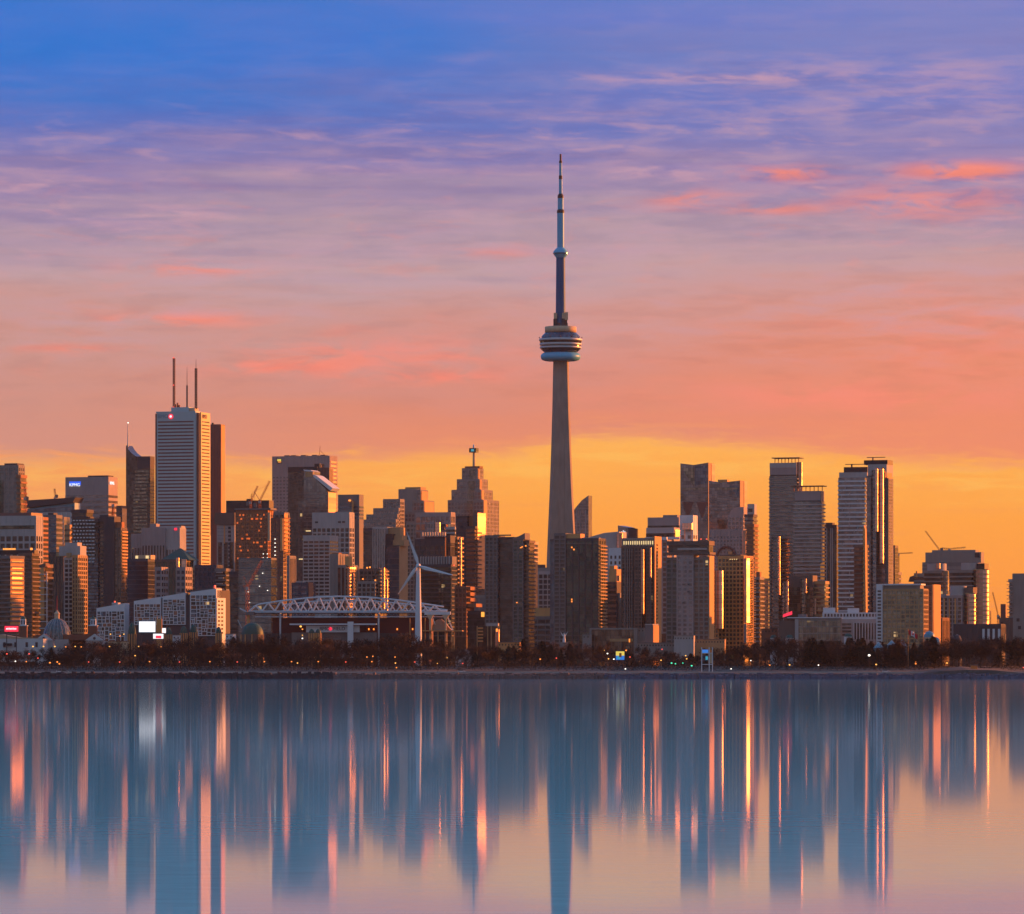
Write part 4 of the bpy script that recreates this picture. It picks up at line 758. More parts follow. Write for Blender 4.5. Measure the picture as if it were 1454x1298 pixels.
for k in range(34): b.box('balcony', 'brown', .3, 1.2, 10, b.L, b.z(797 + k * 3.5), b.z(796 + k * 3.5))
b.pbox('banner', 'blue_roof', 1058.5, 1062, 886, 914, -2.6, -2.3)
b = T('apartment_tower', 'red brown balcony tower rising behind the blinding condominium', 4400, 1060, 1070, 1073.5, 745, 'balcony', 'rust', 'gred', fh=4, pb=905)
b = T('apartment_block', 'grey balcony block half lost in the orange glare', 4300, 1070, 1078, 1079.5, 820, 'balcony', 'conc', 'gbrown', fh=3.8, pb=915); b.pbox('penthouse', 'rust', 1073, 1078, 812, 820, 2, 7)
b = T('apartment_block', 'low orange lit balcony block in the glare right of the condominium', 4350, 1078, 1081.5, 1086, 822, 'balcony', 'sun_orange', 'gshine', fh=4, pb=915, a=28)
# canopy roof pair
def canopy(b, p0, p1, pt, pb_):
    b.pbox('roof_canopy', 'brown', p0, p1, pt, pt + 1.2, -2, b.L * .8)
    n = 7
    for i in range(n + 1):
        px = p0 + 3 + (p1 - p0 - 6) * i / n; b.pbox('canopy_post', 'rust', px, px + .8, pt + 1.1, pb_, 1, 1.8)
b = Bld('apartment_tower', 'tall balcony tower with a flat open roof canopy and rose crown band', 4500, 1092, 1131, 1139, 18)
b.tier(1093, 1131, 675.5, 'balcony', 'conc', 'ggrey', pb=925, fh=3.3, cap=0); wing(b, 1096, 1104.6, 762, 925, -11.5, 'conc', 'ggrey', 3.3, 1.5, bb=845); b.pbox('crown_wall', 'pink', 1093.5, 1131, 657, 674, .3, b.L - 1); b.pbox('crown_band', 'pale', 1093.5, 1131, 657, 664, -.1, 2); b.pbox('crown_band', 'black', 1094, 1131, 674, 675.4, -.2, b.L)
canopy(b, 1097, 1136, 649.5, 657); b.cyl('glint_bay', 'gshine', 1134, 4, 2.8, 656, 697, 24); 
b = Bld('apartment_tower', 'shorter twin tower with the same open canopy roof', 4400, 1124, 1165, 1169, 18)
b.tier(1128, 1165, 712, 'balcony', 'pale', 'ggrey', pb=900, fh=3.3, cap=0); b.pbox('crown_wall', 'pink', 1129, 1165, 697, 710.6, .3, b.L - 1); b.pbox('crown_band', 'black', 1129, 1165, 710.6, 711.9, -.2, b.L); canopy(b, 1124, 1169.5, 689.5, 697)
b.cyl('glint_bay', 'gshine', 1166, 2, 1.0, 699, 800, 16); 
b = Bld('apartment_block', 'brown reflective glass block with scattered golden glints, below the canopy towers', 4000, 1116, 1154, 1161, 18)
b.tier(1121, 1154, 818, 'curtain', 'brown', 'golive', pb=900, fh=3.2, cap=9); b.tier(1116, 1121, 840, 'balcony', 'brown', 'gbrown', pb=900, fh=3.2, y0=2); b.tier(1154.1, 1168, 826, 'balcony', 'tan', 'golive', pb=900, fh=3.6, y0=6, y1=18)
wing(b, 1112, 1116, 826, 925, -13.5, 'brown', 'gbrown', 3.2, 1.3, bb=874); wing(b, 1138, 1143, 822, 925, -5, 'brown', 'golive', 3.2, 1.0, 'curtain', bb=842); b.cyl('glint_bay', 'gshine', 1157, 4, 1.2, 850, 873, 14)
b = T('apartment_tower', 'near black tower with two thin pale vertical fins', 4700, 1169, 1188, 1190, 746, 'curtain', 'black', 'gdark', pb=890, fh=4, cap=6); b.pbox('penthouse', 'slate', 1171, 1181, 742, 746, 3, 12)
for px in (1174, 1179.5, 1181.8): b.pbox('fin', 'pale', px, px + .9, 750, 880, -1, -.2)
b = Bld('apartment_tower', 'white slatted balcony tower with black roof box and thin roof arm', 4400, 1190, 1228, 1232, 16)
b.tier(1191, 1228, 678, 'balcony', 'white', 'gpurple', pb=900, fh=3.9, thin=.34, cap=0); b.pbox('crown_wall', 'pale', 1192, 1231, 670.5, 678, .5, b.L); b.pbox('roof_plant', 'black', 1198, 1231, 663, 671, 2, 18)
rn = random.Random(4)
for k in range(46): b.pbox('balcony_divider', 'pale', *(lambda p: (p, p + 1.2))(rn.choice((1196, 1201, 1206.5, 1213, 1218, 1224)) + rn.uniform(-.6, .6)), 681 + k * 4.5, 685 + k * 4.5, -1.5, -.2)
b.pbox('roof_arm', 'slate', 1199, 1225, 658.3, 659.3, 5, 6); b.pbox('arm_post', 'slate', 1207, 1209, 659, 663, 5, 6)
b = Bld('apartment_tower', 'tallest right hand tower with golden glass fins and pointed crown facets', 4300, 1230, 1257, 1267.5, 22)
b.tier(1231, 1257, 676, 'curtain', 'grey', 'gpurple', pb=900, fh=3.6, cap=1); b.pbox('crown_wall', 'pale', 1232, 1258, 659, 676, 2, 20); b.pbox('roof_plant', 'black', 1226, 1258.5, 653, 659.4, 3, 18); b.pbox('roof_arm', 'slate', 1227.5, 1253, 648.2, 649.2, 8, 9); b.pbox('arm_post', 'slate', 1235, 1236.5, 649, 653, 8, 9)
b.cyl('rounded_bay', 'gpurple', 1236, 1, 3.4, 678, 900, 24); b.cyl('rounded_bay', 'grey', 1234.5, 0, 1.1, 678, 900, 12); wing(b, 1238.5, 1243.4, 668, 900, -6.5, 'grey', 'gpurple', 3.6, 1.4, 'curtain', bt=666, bb=755); b.prism('fin_tip', 'sun_orange', [(1245, 663), (1247, 675), (1243, 675)], -.6, .4)
b.cyl('glint_bay', 'gshine', 1252.3, -2.2, 2.3, 666, 800, 28); b.prism('crown_facet', 'sun_orange', [(1253, 663), (1257.5, 671), (1257.5, 678), (1253, 678)], -.3, 3)
b.box('crown_facet', 'sun_orange', .3, .8, 3, b.L, b.z(679), b.z(671)); b.box('side_block', 'grey', .2, 2.2, 2, b.L - 1, 0, b.z(679)); b.box('side_block', 'pink', -1, .2, 2, b.L, 0, b.z(680))
for k in range(48): b.box('window_band', 'gpurple', 2.2, 2.35, 4, b.L - 4, b.z(684 + k * 4.5), b.z(681.6 + k * 4.5))
b = T('apartment_block', 'dark reddish block with an upswept curved corner under the white slatted tower', 4150, 1213, 1224, 1229, 774, 'balcony', 'brown', 'gred', pb=900, fh=3.7, a=24); b.prism('roof', 'sun_orange', [(1225, 750), (1226.4, 746), (1228, 752), (1229.5, 900), (1224.5, 900)], .3, 4)
T('office_block', 'thin black sliver of a tower behind the tallest right hand tower', 4900, 1262, 1270.6, 1271.4, 775, 'curtain', 'black', 'gdark', pb=850); T('apartment_tower', 'faint distant block with balconies right of the thin black sliver', 5400, 1271, 1275, 1276.5, 813, 'balcony', 'conc', 'gbrown', pb=850, fh=5)
b = Bld('hotel', 'hotel with yellowish window grid and a white stair tower at its left end', 3450, 1246.5, 1311, 1317, 18)
b.tier(1255, 1311, 837, 'grid', 'tan', 'golive', pb=915, fh=3.3, bay=3.0, cap=1, thin=.3, cw=.7); b.pbox('stair_tower', 'white', 1246.5, 1254.9, 829, 940, -1.5, 12); b.pbox('roof', 'conc', 1255, 1306, 831, 836.8, 1.5, 12); b.pbox('roof_edge', 'white', 1254, 1308, 828.8, 831, 0, 13)
for k in range(16): b.pbox('window', 'gdark', 1248.4, 1253.2, 838 + k * 4.8, 840.6 + k * 4.8, -1.7, -1.4)
b = Bld('apartment_block', 'rust red block with vivid orange edge columns behind the yellowish hotel', 3600, 1308, 1324, 1330, 26)
b.tier(1308, 1324, 833, 'grid', 'brick', 'gred', pb=915, fh=3.4, bay=3.4, cap=1); b.box('sun_tinted_wall', 'sun_orange', .4, .9, .3, b.L, 0, b.z(830)); b.pbox('pier', 'sun_orange', 1324, 1325.4, 830, 915, -.9, -.3)
# right cluster
b = T('hospital_block', 'large flat grey block under a faint horizontal crane arm', 5100, 1316, 1393, 1395.5, 784, 'ribbon', 'conc', 'grey', fh=7, pb=815, cap=9); b.pbox('penthouse', 'conc', 1324, 1384, 780.6, 784, 4, 20); b.pbox('window', 'black', 1384.5, 1391, 785, 791.5, -.5, .5); b.tier(1313, 1320, 798, 'ribbon', 'conc', 'grey', pb=830, y0=-4, y1=4)
b = T('apartment_block', 'small dark terraced block left of the twin rounded towers', 4700, 1298, 1312, 1314, 814, 'ribbon', 'conc', 'gdark', fh=5, pb=850); b.prism('roof', 'slate', [(1290, 826), (1292, 819), (1298, 817), (1299, 826)], 1, 10); b.pbox('penthouse', 'sun_orange', 1301, 1303, 811, 820, -1, 2)
b = Bld('apartment_tower', 'rounded tower with a white drum on top, left of its gold edged twin', 4450, 1312, 1343, 1352, 20)
b.tier(1313, 1343, 811, 'balcony', 'conc', 'gdark', pb=915, fh=3.9); b.cyl('roof_drum', 'pale', 1327, 9, 8.5, 800, 811, 28); b.cyl('glint_bay', 'gshine', 1333, -1.0, 1.8, 800, 807, 14); b.cyl('glint_bay', 'gshine', 1347.5, 4, 2.0, 811, 822, 14); b.cyl('rounded_bay', 'golive', 1341, 2, 3.4, 811, 915, 20)
b = Bld('apartment_tower', 'rounded tower with gold blazing right edge and dark cap', 4300, 1350, 1386, 1398, 24)
b.tier(1350, 1380, 810, 'balcony', 'conc', 'gdark', pb=915, fh=3.9); b.cyl('roof_drum', 'pale', 1374, 10, 8.5, 799, 809, 28); b.pbox('roof', 'black', 1385, 1396, 800, 808, 3, 14)
def drum(b, px, cy, r, pt, fh, slab, n=40):
    b.cyl('rounded_bay', 'gshine', px, cy, r, pt, 925, 36); cx = b.x(px); k = 0
    while b.z(pt) - k * fh > b.z(915):
        zz = b.z(pt) - k * fh; k += 1
        mk('balcony', lambda v, f: lathevf([(r + .6, zz - .9), (r + .6, zz)], v, f, 32, cx, cy), slab, b.root)
drum(b, 1388, 9, 7.0, 808, 3.9, 'tan')
b = Bld('apartment_tower', 'shorter rounded tower with pale ribbed front, low in the right cluster', 3950, 1328, 1366, 1382, 24)
b.tier(1329, 1340, 845, 'balcony', 'pale', 'gbrown', pb=925, fh=3.5, y0=3); b.tier(1340.1, 1366, 846, 'grid', 'pink', 'gbrown', pb=925, fh=3.4, bay=3.6, cw=1.3); b.cyl('roof_drum', 'pale', 1357, 7, 6.6, 832, 846, 28); b.pbox('roof', 'brown', 1368, 1380, 834, 842, 2, 12); drum(b, 1374, 6, 4.2, 842, 3.5, 'tan')
for px in (1333, 1342, 1349, 1357): b.pbox('pier', 'sun_orange', px, px + 1.6, 850, 920, -2.2, -1.5)
b = T('apartment_block', 'orange red low block with ribbed walls in front of the pale ribbed tower', 3700, 1327, 1338, 1343, 878, 'piers', 'brick', 'gred', bay=2.6, pb=925, a=26); b.pbox('pier', 'sun_orange', 1335, 1337, 876, 925, -1, -.3)
b = T('gallery_hall', 'long dark stone hall with five pale upright openings at its right end', 3400, 1356.5, 1421, 1424, 887, 'piers', 'slate', 'slate', bay=4, pb=925, dep=14)
for px in (1396, 1403, 1410, 1417.5): b.pbox('opening', 'white', px, px + 3, 893, 908, -.9, -.4)
b.pbox('opening', 'sun_orange', 1425.8, 1428, 900, 908, -.9, -.4)
b = T('warehouse', 'dark stepped brick building with square windows at the right edge', 3450, 1421, 1470, 1472, 878, 'piers', 'brown', 'brown', bay=7, pb=925); b.pbox('wall', 'conc', 1440, 1470, 873, 925, -1.5, -.8)
for px, py in ((1445, 878), (1459, 878), (1447, 889), (1423, 883)): b.pbox('window', 'black', px, px + 4, py, py + 4.5, -1.75, -1.45)
mk('chimney', lambda v, f: boxvf(b.x(1421), b.x(1428), 3, 7, 0, b.z(857.5), v, f), 'granite', b.root)
T('apartment_block', 'small distant dark block right of the gold blazing drum tower', 5000, 1397, 1403, 1404, 868, 'curtain', 'slate', 'gdark', pb=890)
b = Bld('apartment_tower', 'grey tower with thin balconies at the far right edge of the skyline', 4100, 1432, 1470, 1474, 18)
b.tier(1439, 1470, 815, 'piers', 'conc', 'conc', pb=915, bay=6, cap=9); b.tier(1433.5, 1438.9, 823, 'balcony', 'pale', 'ggrey', pb=915, y0=2, fh=4.2)
for k in range(16): b.pbox('balcony', 'conc', 1431.5, 1440, 825 + k * 5, 825.8 + k * 5, -2.5, -1)
# -------- cranes
lattice_crane(4600, (36, 706), (35.5, 690), (34, 690), (38.5, 706), 'red crane beside the rust balconied far left tower')
lattice_crane(5600, (78.5, 706), (78, 694), (77.3, 694), (80.5, 703), 'small dark crane above the blue hall roof', 'rust')
lattice_crane(3850, (351.5, 833), (346, 818), (372, 796), (345, 834), 'big orange crane with raised jib in front of the mesh wrapped block', w=2.2)
lattice_crane(4700, (369, 711), (361, 698), (383, 683), (362, 715), 'crane with steep jib above the orange lit construction tower', w=1.8)
lattice_crane(4720, (356, 712), (358, 700), (366, 690), (352, 713), 'smaller crane left of the steep jib crane', w=1.6)
lattice_crane(5400, (1334, 781), None, (1314, 754), (1336, 783), 'pale crane leaning up left above the large flat grey block', 'rust', w=1.5)
lattice_crane(5500, (1348, 779.5), None, (1371, 777.3), (1337, 778.6), 'horizontal arm crane just above the large flat grey block', 'slate', w=1.6)
lattice_crane(5600, (1417, 873), None, (1409.5, 841), (1418, 875), 'thin faint crane in the clear sky near the right edge', 'rust', w=1.3)
lattice_crane(5700, (1276, 786), None, (1296, 785), (1273, 786), 'barely visible horizontal crane right of the thin black sliver', 'rust', w=1.2)
lattice_crane(4300, (161, 716), None, (162.5, 716), (158, 741), 'short red mast rising from the slate slab roof', w=1.2)
# ------------------------------------------------------------------ hotel with random white window frames
def framed(b, p0, p1, tl, tr, pb_, seed, y0=-.02):
    r_ = random.Random(seed); b.prism('frame_wall', 'white', [(p0, tl), (p1, tr), (p1, pb_), (p0, pb_)], y0, 9)
    rects = []
    def split(x0, x1, a, c, dpt):
        w_, h_ = x1 - x0, c - a
        if dpt == 0 or (w_ < 9 and h_ < 8 and r_.random() < .6) or (w_ < 6.2 and h_ < 5.5) or w_ < 4 or h_ < 3.4: rects.append((x0, x1, a, c)); return
        if w_ * r_.uniform(.6, 1.4) > h_ * 1.1: m1 = x0 + w_ * r_.uniform(.32, .68); split(x0, m1, a, c, dpt - 1); split(m1, x1, a, c, dpt - 1)
        else: m1 = a + h_ * r_.uniform(.32, .68); split(x0, x1, a, m1, dpt - 1); split(x0, x1, m1, c, dpt - 1)
    split(p0 + .8, p1 - .8, max(tl, tr) + 4.2, pb_ - .8, 7)
    for x0, x1, a, c in rects[:98]:
        g_ = .8; b.pbox('window', r_.choice(('gdark', 'gdark', 'gred', 'gblue')), x0 + g_, x1 - g_ * .6, a + g_ * .8, c - g_ * .6, y0 - .12, y0 + .4)
b = Bld('hotel', 'low white building with irregular framed windows and sloping top, beside the brick clock tower', 3420, 136, 177, 179, 16, dep=16)
framed(b, 136, 177, 863.5, 856.5, 912, 3); b.pbox('roof_plant', 'pale', 156, 165, 855.5, 858.5, 3, 8); b.box('beacon', 'lamp_red', b.x(159), b.x(160.6), 3.5, 4.2, b.z(855.6), b.z(853.2))
b = Bld('hotel', 'long white building of irregular framed windows in three sloping sections with dark slots', 3400, 186.5, 307, 318, 22, dep=None)
b.prism('wall', 'slate', [(187.5, 854), (307, 838), (307, 925), (187.5, 925)], 1, 22)
framed(b, 186.5, 226, 852.8, 847, 887, 5); framed(b, 228.6, 262, 846.4, 841.4, 887, 9); framed(b, 268.8, 307, 840.6, 835.6, 903, 12)
b.prism('roof', 'slate', [(262, 841), (262, 838), (300, 833.5), (302, 836.4), (268, 841)], 2, 14)
b.box('side_wall', 'white', .02, .4, .2, b.L, 0, b.z(849)); b.box('beacon', 'lamp_red', b.x(300), b.x(302), 4, 5, b.z(836), b.z(831))
for k in range(9):
    for j in range(2): b.box('side_window', 'gdark', .4, .5, 2 + j * 5, 5 + j * 5, b.z(855 + k * 5.6), b.z(852.5 + k * 5.6))
# ------------------------------------------------------------------ glass dome hall
b = Bld('exhibition_hall', 'hall with a big ribbed glass dome, lantern and red spire', 3300, 46, 97, 98, 8, dep=26)
b.pbox('wall', 'pale', 46, 97, 908, 935, 0, 24); b.prism('roof', 'brick', [(40, 909), (50, 901), (128, 901), (134, 909)], 2, 20)
dc, dr = b.x(76.2), 19 * b.m; z0 = b.z(908)
hz = b.z(878) - z0
mk('dome', lambda v, f: lathevf([(dr * math.cos(t) + .4, z0 + hz * math.sin(t)) for t in [i * R(82) / 10 for i in range(11)]], v, f, 40, dc, 9), 'gdome', b.root, True)
for i in range(20):
    an = 2 * math.pi * i / 20
    def rib(v, f):
        for j in range(10):
            t0, t1 = j * R(82) / 10, (j + 1) * R(82) / 10
            tubevf(*[(dc + (dr * math.cos(t) + .42) * math.cos(an), 9 + (dr * math.cos(t) + .5) * math.sin(an), z0 + hz * math.sin(t)) for t in (t0, t1)], .17, v, f, 4)
    mk('dome_rib', rib, 'pale', b.root)
mk('lantern', lambda v, f: lathevf([(1.7, b.z(879)), (1.7, b.z(872)), (2.1, b.z(871.5)), (1.6, b.z(870)), (.5, b.z(867.4)), (.25, b.z(866))], v, f, 16, dc, 9), 'cream', b.root)
mk('spire', lambda v, f: tubevf((dc, 9, b.z(866)), (dc, 9, b.z(845.5)), .28, v, f, 6, .1), 'red', b.root)
for px in (62, 134 - 1.5 * 0):
    p = empty('pavilion', (PX(px, 3270), 3270, GZ), label='white pediment pavilion with red roof, ' + ('below the glass dome' if px == 62 else 'below the brick clock tower nearest the hotel'), cat='pavilion')
    w_, h_ = 6.2, PZ(909.5, 3270) - GZ; ap = PZ(900, 3270) - GZ
    mk('wall', lambda v, f: boxvf(-w_ * .9, w_ * .9, .6, 14, 0, h_, v, f), 'pale', p)
    mk('pediment', lambda v, f: (v.extend([(-w_, 0, h_), (w_, 0, h_), (0, 0, ap), (-w_, 1, h_), (w_, 1, h_), (0, 1, ap)]), f.extend([(0, 1, 2), (5, 4, 3), (0, 3, 4, 1), (1, 4, 5, 2), (2, 5, 3, 0)])), 'steel', p)
    mk('roof', lambda v, f: (v.extend([(-w_, 1.02, h_), (w_, 1.02, h_), (0, 1.02, ap), (-w_, 15, h_), (w_, 15, h_), (0, 15, ap)]), f.extend([(0, 1, 2), (5, 4, 3), (0, 3, 4, 1), (1, 4, 5, 2), (2, 5, 3, 0)])), 'brick', p)
    mk('oculus', lambda v, f: tubevf((0, -.15, h_ + 1.4), (0, 0, h_ + 1.4), .9, v, f, 12), 'slate', p)
for px, lb in ((33, 'brick tower with white belvedere right of the red sign'), (132.5, 'brick tower with white belvedere left of the white hotel')):
    D = 3290; c = empty('belvedere_tower', (PX(px, D), D, GZ), label=lb, cat='tower'); z_ = lambda py: PZ(py, D) - GZ
    mk('shaft', lambda v, f: boxvf(-2.6, 2.6, -2.6, 2.6, 0, z_(889), v, f), 'brick', c)
    mk('cornice', lambda v, f: boxvf(-3, 3, -3, 3, z_(889), z_(888), v, f), 'white', c)
    mk('belfry', lambda v, f: boxvf(-1.7, 1.7, -1.7, 1.7, z_(888), z_(879), v, f), 'white', c)
    for sx in (-1, 1): mk('opening', lambda v, f: boxvf(sx * .8 - .4, sx * .8 + .4, -1.8, -1.5, z_(886.5), z_(881), v, f), 'slate', c)
    mk('dome', lambda v, f: lathevf([(1.9, z_(879)), (1.6, z_(877.4)), (.9, z_(876.2)), (.2, z_(875))], v, f, 16), 'copper', c, True)
b = Bld('exhibition_hall', 'long low white hall with tan roof at the far left shore', 3240, -30, 61, 63, 6, dep=16)
b.pbox('wall', 'steel', -30, 61, 907, 940, 0, 15); b.prism('roof', 'cream', [(-30, 902), (0, 901), (25, 905), (61, 906.6), (-30, 907)], .5, 14)
for q in (4, 20, 36, 50): b.pbox('doorway', 'slate', q, q + 3.5, 912, 919, -.2, .2)
b.pbox('awning', 'black', 5, 17, 913.5, 917, -3, -.21)
def low(name, lb, D, p0, p1, pt, mat, dep=12, a=6, cat='building', rm=None):
    b = Bld(name, lb, D, p0, p1, p1 + 1, a, dep=dep, cat=cat); b.pbox('wall', mat, p0, p1, pt, 938, 0, dep)
    b.pbox('roof', rm or 'grey', p0 - .4, p1 + .4, pt - .7, pt, -.4, dep + .4); n = max(2, int((p1 - p0) / 4))
    for i in range(n): q = p0 + (i + .3) * (p1 - p0) / n; b.pbox('window', 'gdark', q, q + 1.6, pt + 2.4, pt + 4.6, -.12, .2)
    return b
low('shop_row', 'low maroon roofed row between the glass dome and the brick tower', 3310, 98, 125, 905, 'brown', rm='brick')
low('shop_row', 'low red and white kiosk row left of the big white screen', 3250, 153, 180, 911, 'cream', rm='brick')
low('shop_row', 'small white hut below the stepped white hotel', 3260, 245, 256, 902, 'white')
low('shop_row', 'small white hut right of the green domed pavilions', 3260, 320, 331, 900.5, 'white')
# ------------------------------------------------------------------ screens and signs
def board(lb, D, p0, p1, t0, t1, face, frame='slate', post=True, cat='screen', name='display_screen'):
    r = empty(name, (PX((p0 + p1) / 2, D), D, gz(D)), label=lb, cat=cat); m1 = D / F; hw = (p1 - p0) / 2 * m1; za, zb_ = PZ(t1, D) - gz(D), PZ(t0, D) - gz(D)
    mk('frame', lambda v, f: boxvf(-hw - .4, hw + .4, 0, 1.2, za - .4, zb_ + .6, v, f), frame, r)
    mk('screen', lambda v, f: boxvf(-hw, hw, -.15, 0, za, zb_, v, f), face, r)
    if post:
        for sx in (-.7, .7): mk('post', lambda v, f: tubevf((sx * hw, .6, 0), (sx * hw, .6, za - .4), .3, v, f, 6), 'slate', r)
    return r, hw, za, zb_
board('big blank glowing white screen with blue rim', 3230, 197.5, 220.5, 882.5, 897.5, 'screen_white', 'blue_roof')
board('small white and pink lit screen behind the orange pylon', 3245, 229.5, 235.5, 892, 899, 'screen_white')
r, hw, za, zb_ = board('red and white lit sign at the foot of the orange pylon', 3225, 217.5, 232, 900, 907, 'screen_white')
mk('emblem', lambda v, f: boxvf(-hw * .5, hw * .6, -.3, -.16, za + .3, zb_ - 1.2, v, f), 'screen_red', r)
r, hw, za, zb_ = board('bright red lit sign with pale lettering at the far left', 3235, 6.5, 26, 889, 897, 'screen_red', cat='sign', name='lit_sign')
mk('lettering', lambda v, f: [boxvf(-hw + 1.0 + i * .85, -hw + 1.55 + i * .85, -.3, -.16, (za + zb_) / 2 - .5, (za + zb_) / 2 + .45 + (i % 3) * .12, v, f) for i in range(8)], 'sign_white', r)
D = 3235; p = empty('pylon', (PX(226, D), D, GZ), label='orange pylon with twin prongs beside the white screen', cat='pylon')
mk('body', lambda v, f: boxvf(-1.7, 1.7, 0, 2.5, 0, PZ(879, D) - GZ, v, f), 'sun_orange', p)
for sx in (-1.5, 1.2): mk('prong', lambda v, f: boxvf(sx, sx + .4, .5, 1, PZ(879, D) - GZ, PZ(874.5, D) - GZ, v, f), 'sun_orange', p)
r, hw, za, zb_ = board('small colourful glowing billboard of blue and yellow above the promenade', 3100, 874.5, 886.5, 925, 937, 'screen_blue')
mk('picture', lambda v, f: boxvf(-hw, hw, -.3, -.16, (za + zb_) / 2, zb_, v, f), 'screen_yellow', r); mk('picture', lambda v, f: boxvf(-hw * .6, 0, -.3, -.16, za + .4, (za + zb_) / 2 - .1, v, f), 'screen_teal', r); mk('picture', lambda v, f: boxvf(-.6, .9, -.42, -.31, za + 1.6, zb_ - 1, v, f), 'bright_orange', r)
D = 3030; p = empty('sign_tower', (PX(1004, D), D, gz(D)), label='white frame sign tower with blue panels at the water edge', cat='sign')
zz = lambda py: PZ(py, D) - gz(D)
for px in (996.4, 1007, 1011.6): mk('post', lambda v, f: boxvf((px - 1004) / F * D - .25, (px - 1004) / F * D + .25, -.3, .3, 0, zz(919), v, f), 'white', p)
for py in (943, 927): mk('crossbar', lambda v, f: boxvf(-3.2, 3.3, -.25, .25, zz(py + 1), zz(py), v, f), 'white', p)
mk('backing', lambda v, f: boxvf(.8, 3.0, .3, .5, zz(942), zz(925), v, f), 'cream', p)
for a_, c_, mt in ((922.5, 927, 'screen_blue'), (930.5, 938.5, 'navy')): mk('panel', lambda v, f: boxvf(-2.9, .7, -.1, .1, zz(c_), zz(a_), v, f), mt, p)
mk('picture', lambda v, f: boxvf(-.9, .5, -.2, -.11, zz(937), zz(932), v, f), 'screen_teal', p); mk('panel', lambda v, f: boxvf(.9, 2.9, -.1, .1, zz(927), zz(922.5), v, f), 'bright_orange', p)
# ------------------------------------------------------------------ green domed pavilions
def gdome(px, pt, pb_, hw_px, D, lb, arch=False):
    p = empty('pavilion', (PX(px, D), D, GZ), label=lb, cat='pavilion'); m1 = D / F; r_ = hw_px * m1; h = (pb_ - pt) * m1; z0 = PZ(pb_, D) - GZ
    mk('dome', lambda v, f: lathevf([(r_ * math.cos(t), z0 + h * math.sin(t)) for t in [i * R(85) / 8 for i in range(9)]], v, f, 24), 'copper', p, True)
    mk('drum', lambda v, f: lathevf([(r_ * 1.02, 0), (r_ * 1.02, z0)], v, f, 24), 'brown', p)
    for i in range(5): t = R(-90 + (i - 2) * 34); mk('column', lambda v, f: tubevf((r_ * 1.1 * math.cos(t), r_ * 1.1 * math.sin(t), 0), (r_ * 1.1 * math.cos(t), r_ * 1.1 * math.sin(t), z0), .35, v, f, 6), 'sun_orange', p)
gdome(187.5, 884, 900, 5.6, 3260, 'tall green domed pavilion left of the white screen'); gdome(239, 891, 901, 5, 3262, 'green domed pavilion right of the red and white sign')
gdome(261, 889, 899, 5, 3264, 'green domed pavilion, first of the close pair'); gdome(275, 887, 898, 5.4, 3266, 'green domed pavilion with white cap, second of the close pair')
gdome(310.5, 890, 899, 4, 3268, 'narrow green domed pavilion below the right end of the long hotel')
gdome(358.5, 884, 901, 15.6, 3240, 'large dark green dome left of the stadium', True)
gdome(442.5, 893, 899, 4, 3242, 'little green dome in front of the stadium sign, left one'); gdome(452, 893, 899, 4, 3243, 'little green dome in front of the stadium sign, right one')
# ------------------------------------------------------------------ stadium
D = 3330; st_ = Bld('stadium', 'stadium with white arched roof truss over a maroon stand', D, 352, 640, 645, 3, dep=60, cat='stadium')
b = st_; rt = b.root
AX = [(353, 870), (359, 862), (366, 858), (400, 853), (440, 848.6), (480, 846.8), (520, 848), (560, 851.5), (600, 857), (630, 861.5), (641, 875)]
def curve(px):
    for (x0, y0), (x1, y1) in zip(AX, AX[1:]):
        if x0 <= px <= x1: return y0 + (y1 - y0) * (px - x0) / (x1 - x0)
def chord(y, lo, hi, rad, off=0.0):
    def fn(v, f):
        px = lo
        while px < hi:
            q = min(px + 6, hi); tubevf((b.x(px), y, b.z(curve(px) + off)), (b.x(q), y, b.z(curve(q) + off)), rad, v, f, 8); px = q
    return fn
mk('top_chord', chord(0, 359, 630, .55), 'white', rt); mk('top_chord', chord(38, 392, 630, .5, 4), 'steel', rt)
mk('bottom_chord', lambda v, f: tubevf((b.x(352), 0, b.z(868)), (b.x(632), 0, b.z(868)), .5, v, f, 8), 'steel', rt)
mk('back_chord', lambda v, f: tubevf((b.x(385), 38, b.z(868.4)), (b.x(632), 38, b.z(868.4)), .4, v, f, 8), 'steel', rt)
px = 353.0; up = False; pitch = 9.1
while px + pitch < 640:
    a_, c_ = px, px + pitch
    ya, yc = (868, curve(c_)) if not up else (curve(a_), 868)
    mk('truss_brace', lambda v, f: tubevf((b.x(a_), 0, b.z(ya)), (b.x(c_), 0, b.z(yc)), .62, v, f, 6), 'white', rt); up = not up; px = c_
px = 392.0; up = False
while px + pitch < 632:
    a_, c_ = px, px + pitch
    ya, yc = (868, curve(c_) + 4) if not up else (curve(a_) + 4, 868)
    mk('truss_brace', lambda v, f: tubevf((b.x(a_), 38, b.z(ya)), (b.x(c_), 38, b.z(yc)), .5, v, f, 6), 'white', rt); up = not up; px = c_
b.box('roof', 'slate', b.x(352), b.x(634), 2, 36, b.z(870.4), b.z(868.8))
mk('eave_truss', lambda v, f: ([tubevf((b.x(366 + i * 8.9), -4, b.z(870)), (b.x(370.4 + i * 8.9), -4, b.z(875.6)), .16, v, f, 4) for i in range(29)], [tubevf((b.x(370.4 + i * 8.9), -4, b.z(875.6)), (b.x(374.9 + i * 8.9), -4, b.z(870)), .16, v, f, 4) for i in range(29)]), 'grey', rt)
for py in (869.6, 876): mk('eave_beam', lambda v, f: tubevf((b.x(362), -4, b.z(py)), (b.x(634), -4, b.z(py)), .3, v, f, 6), 'steel', rt)
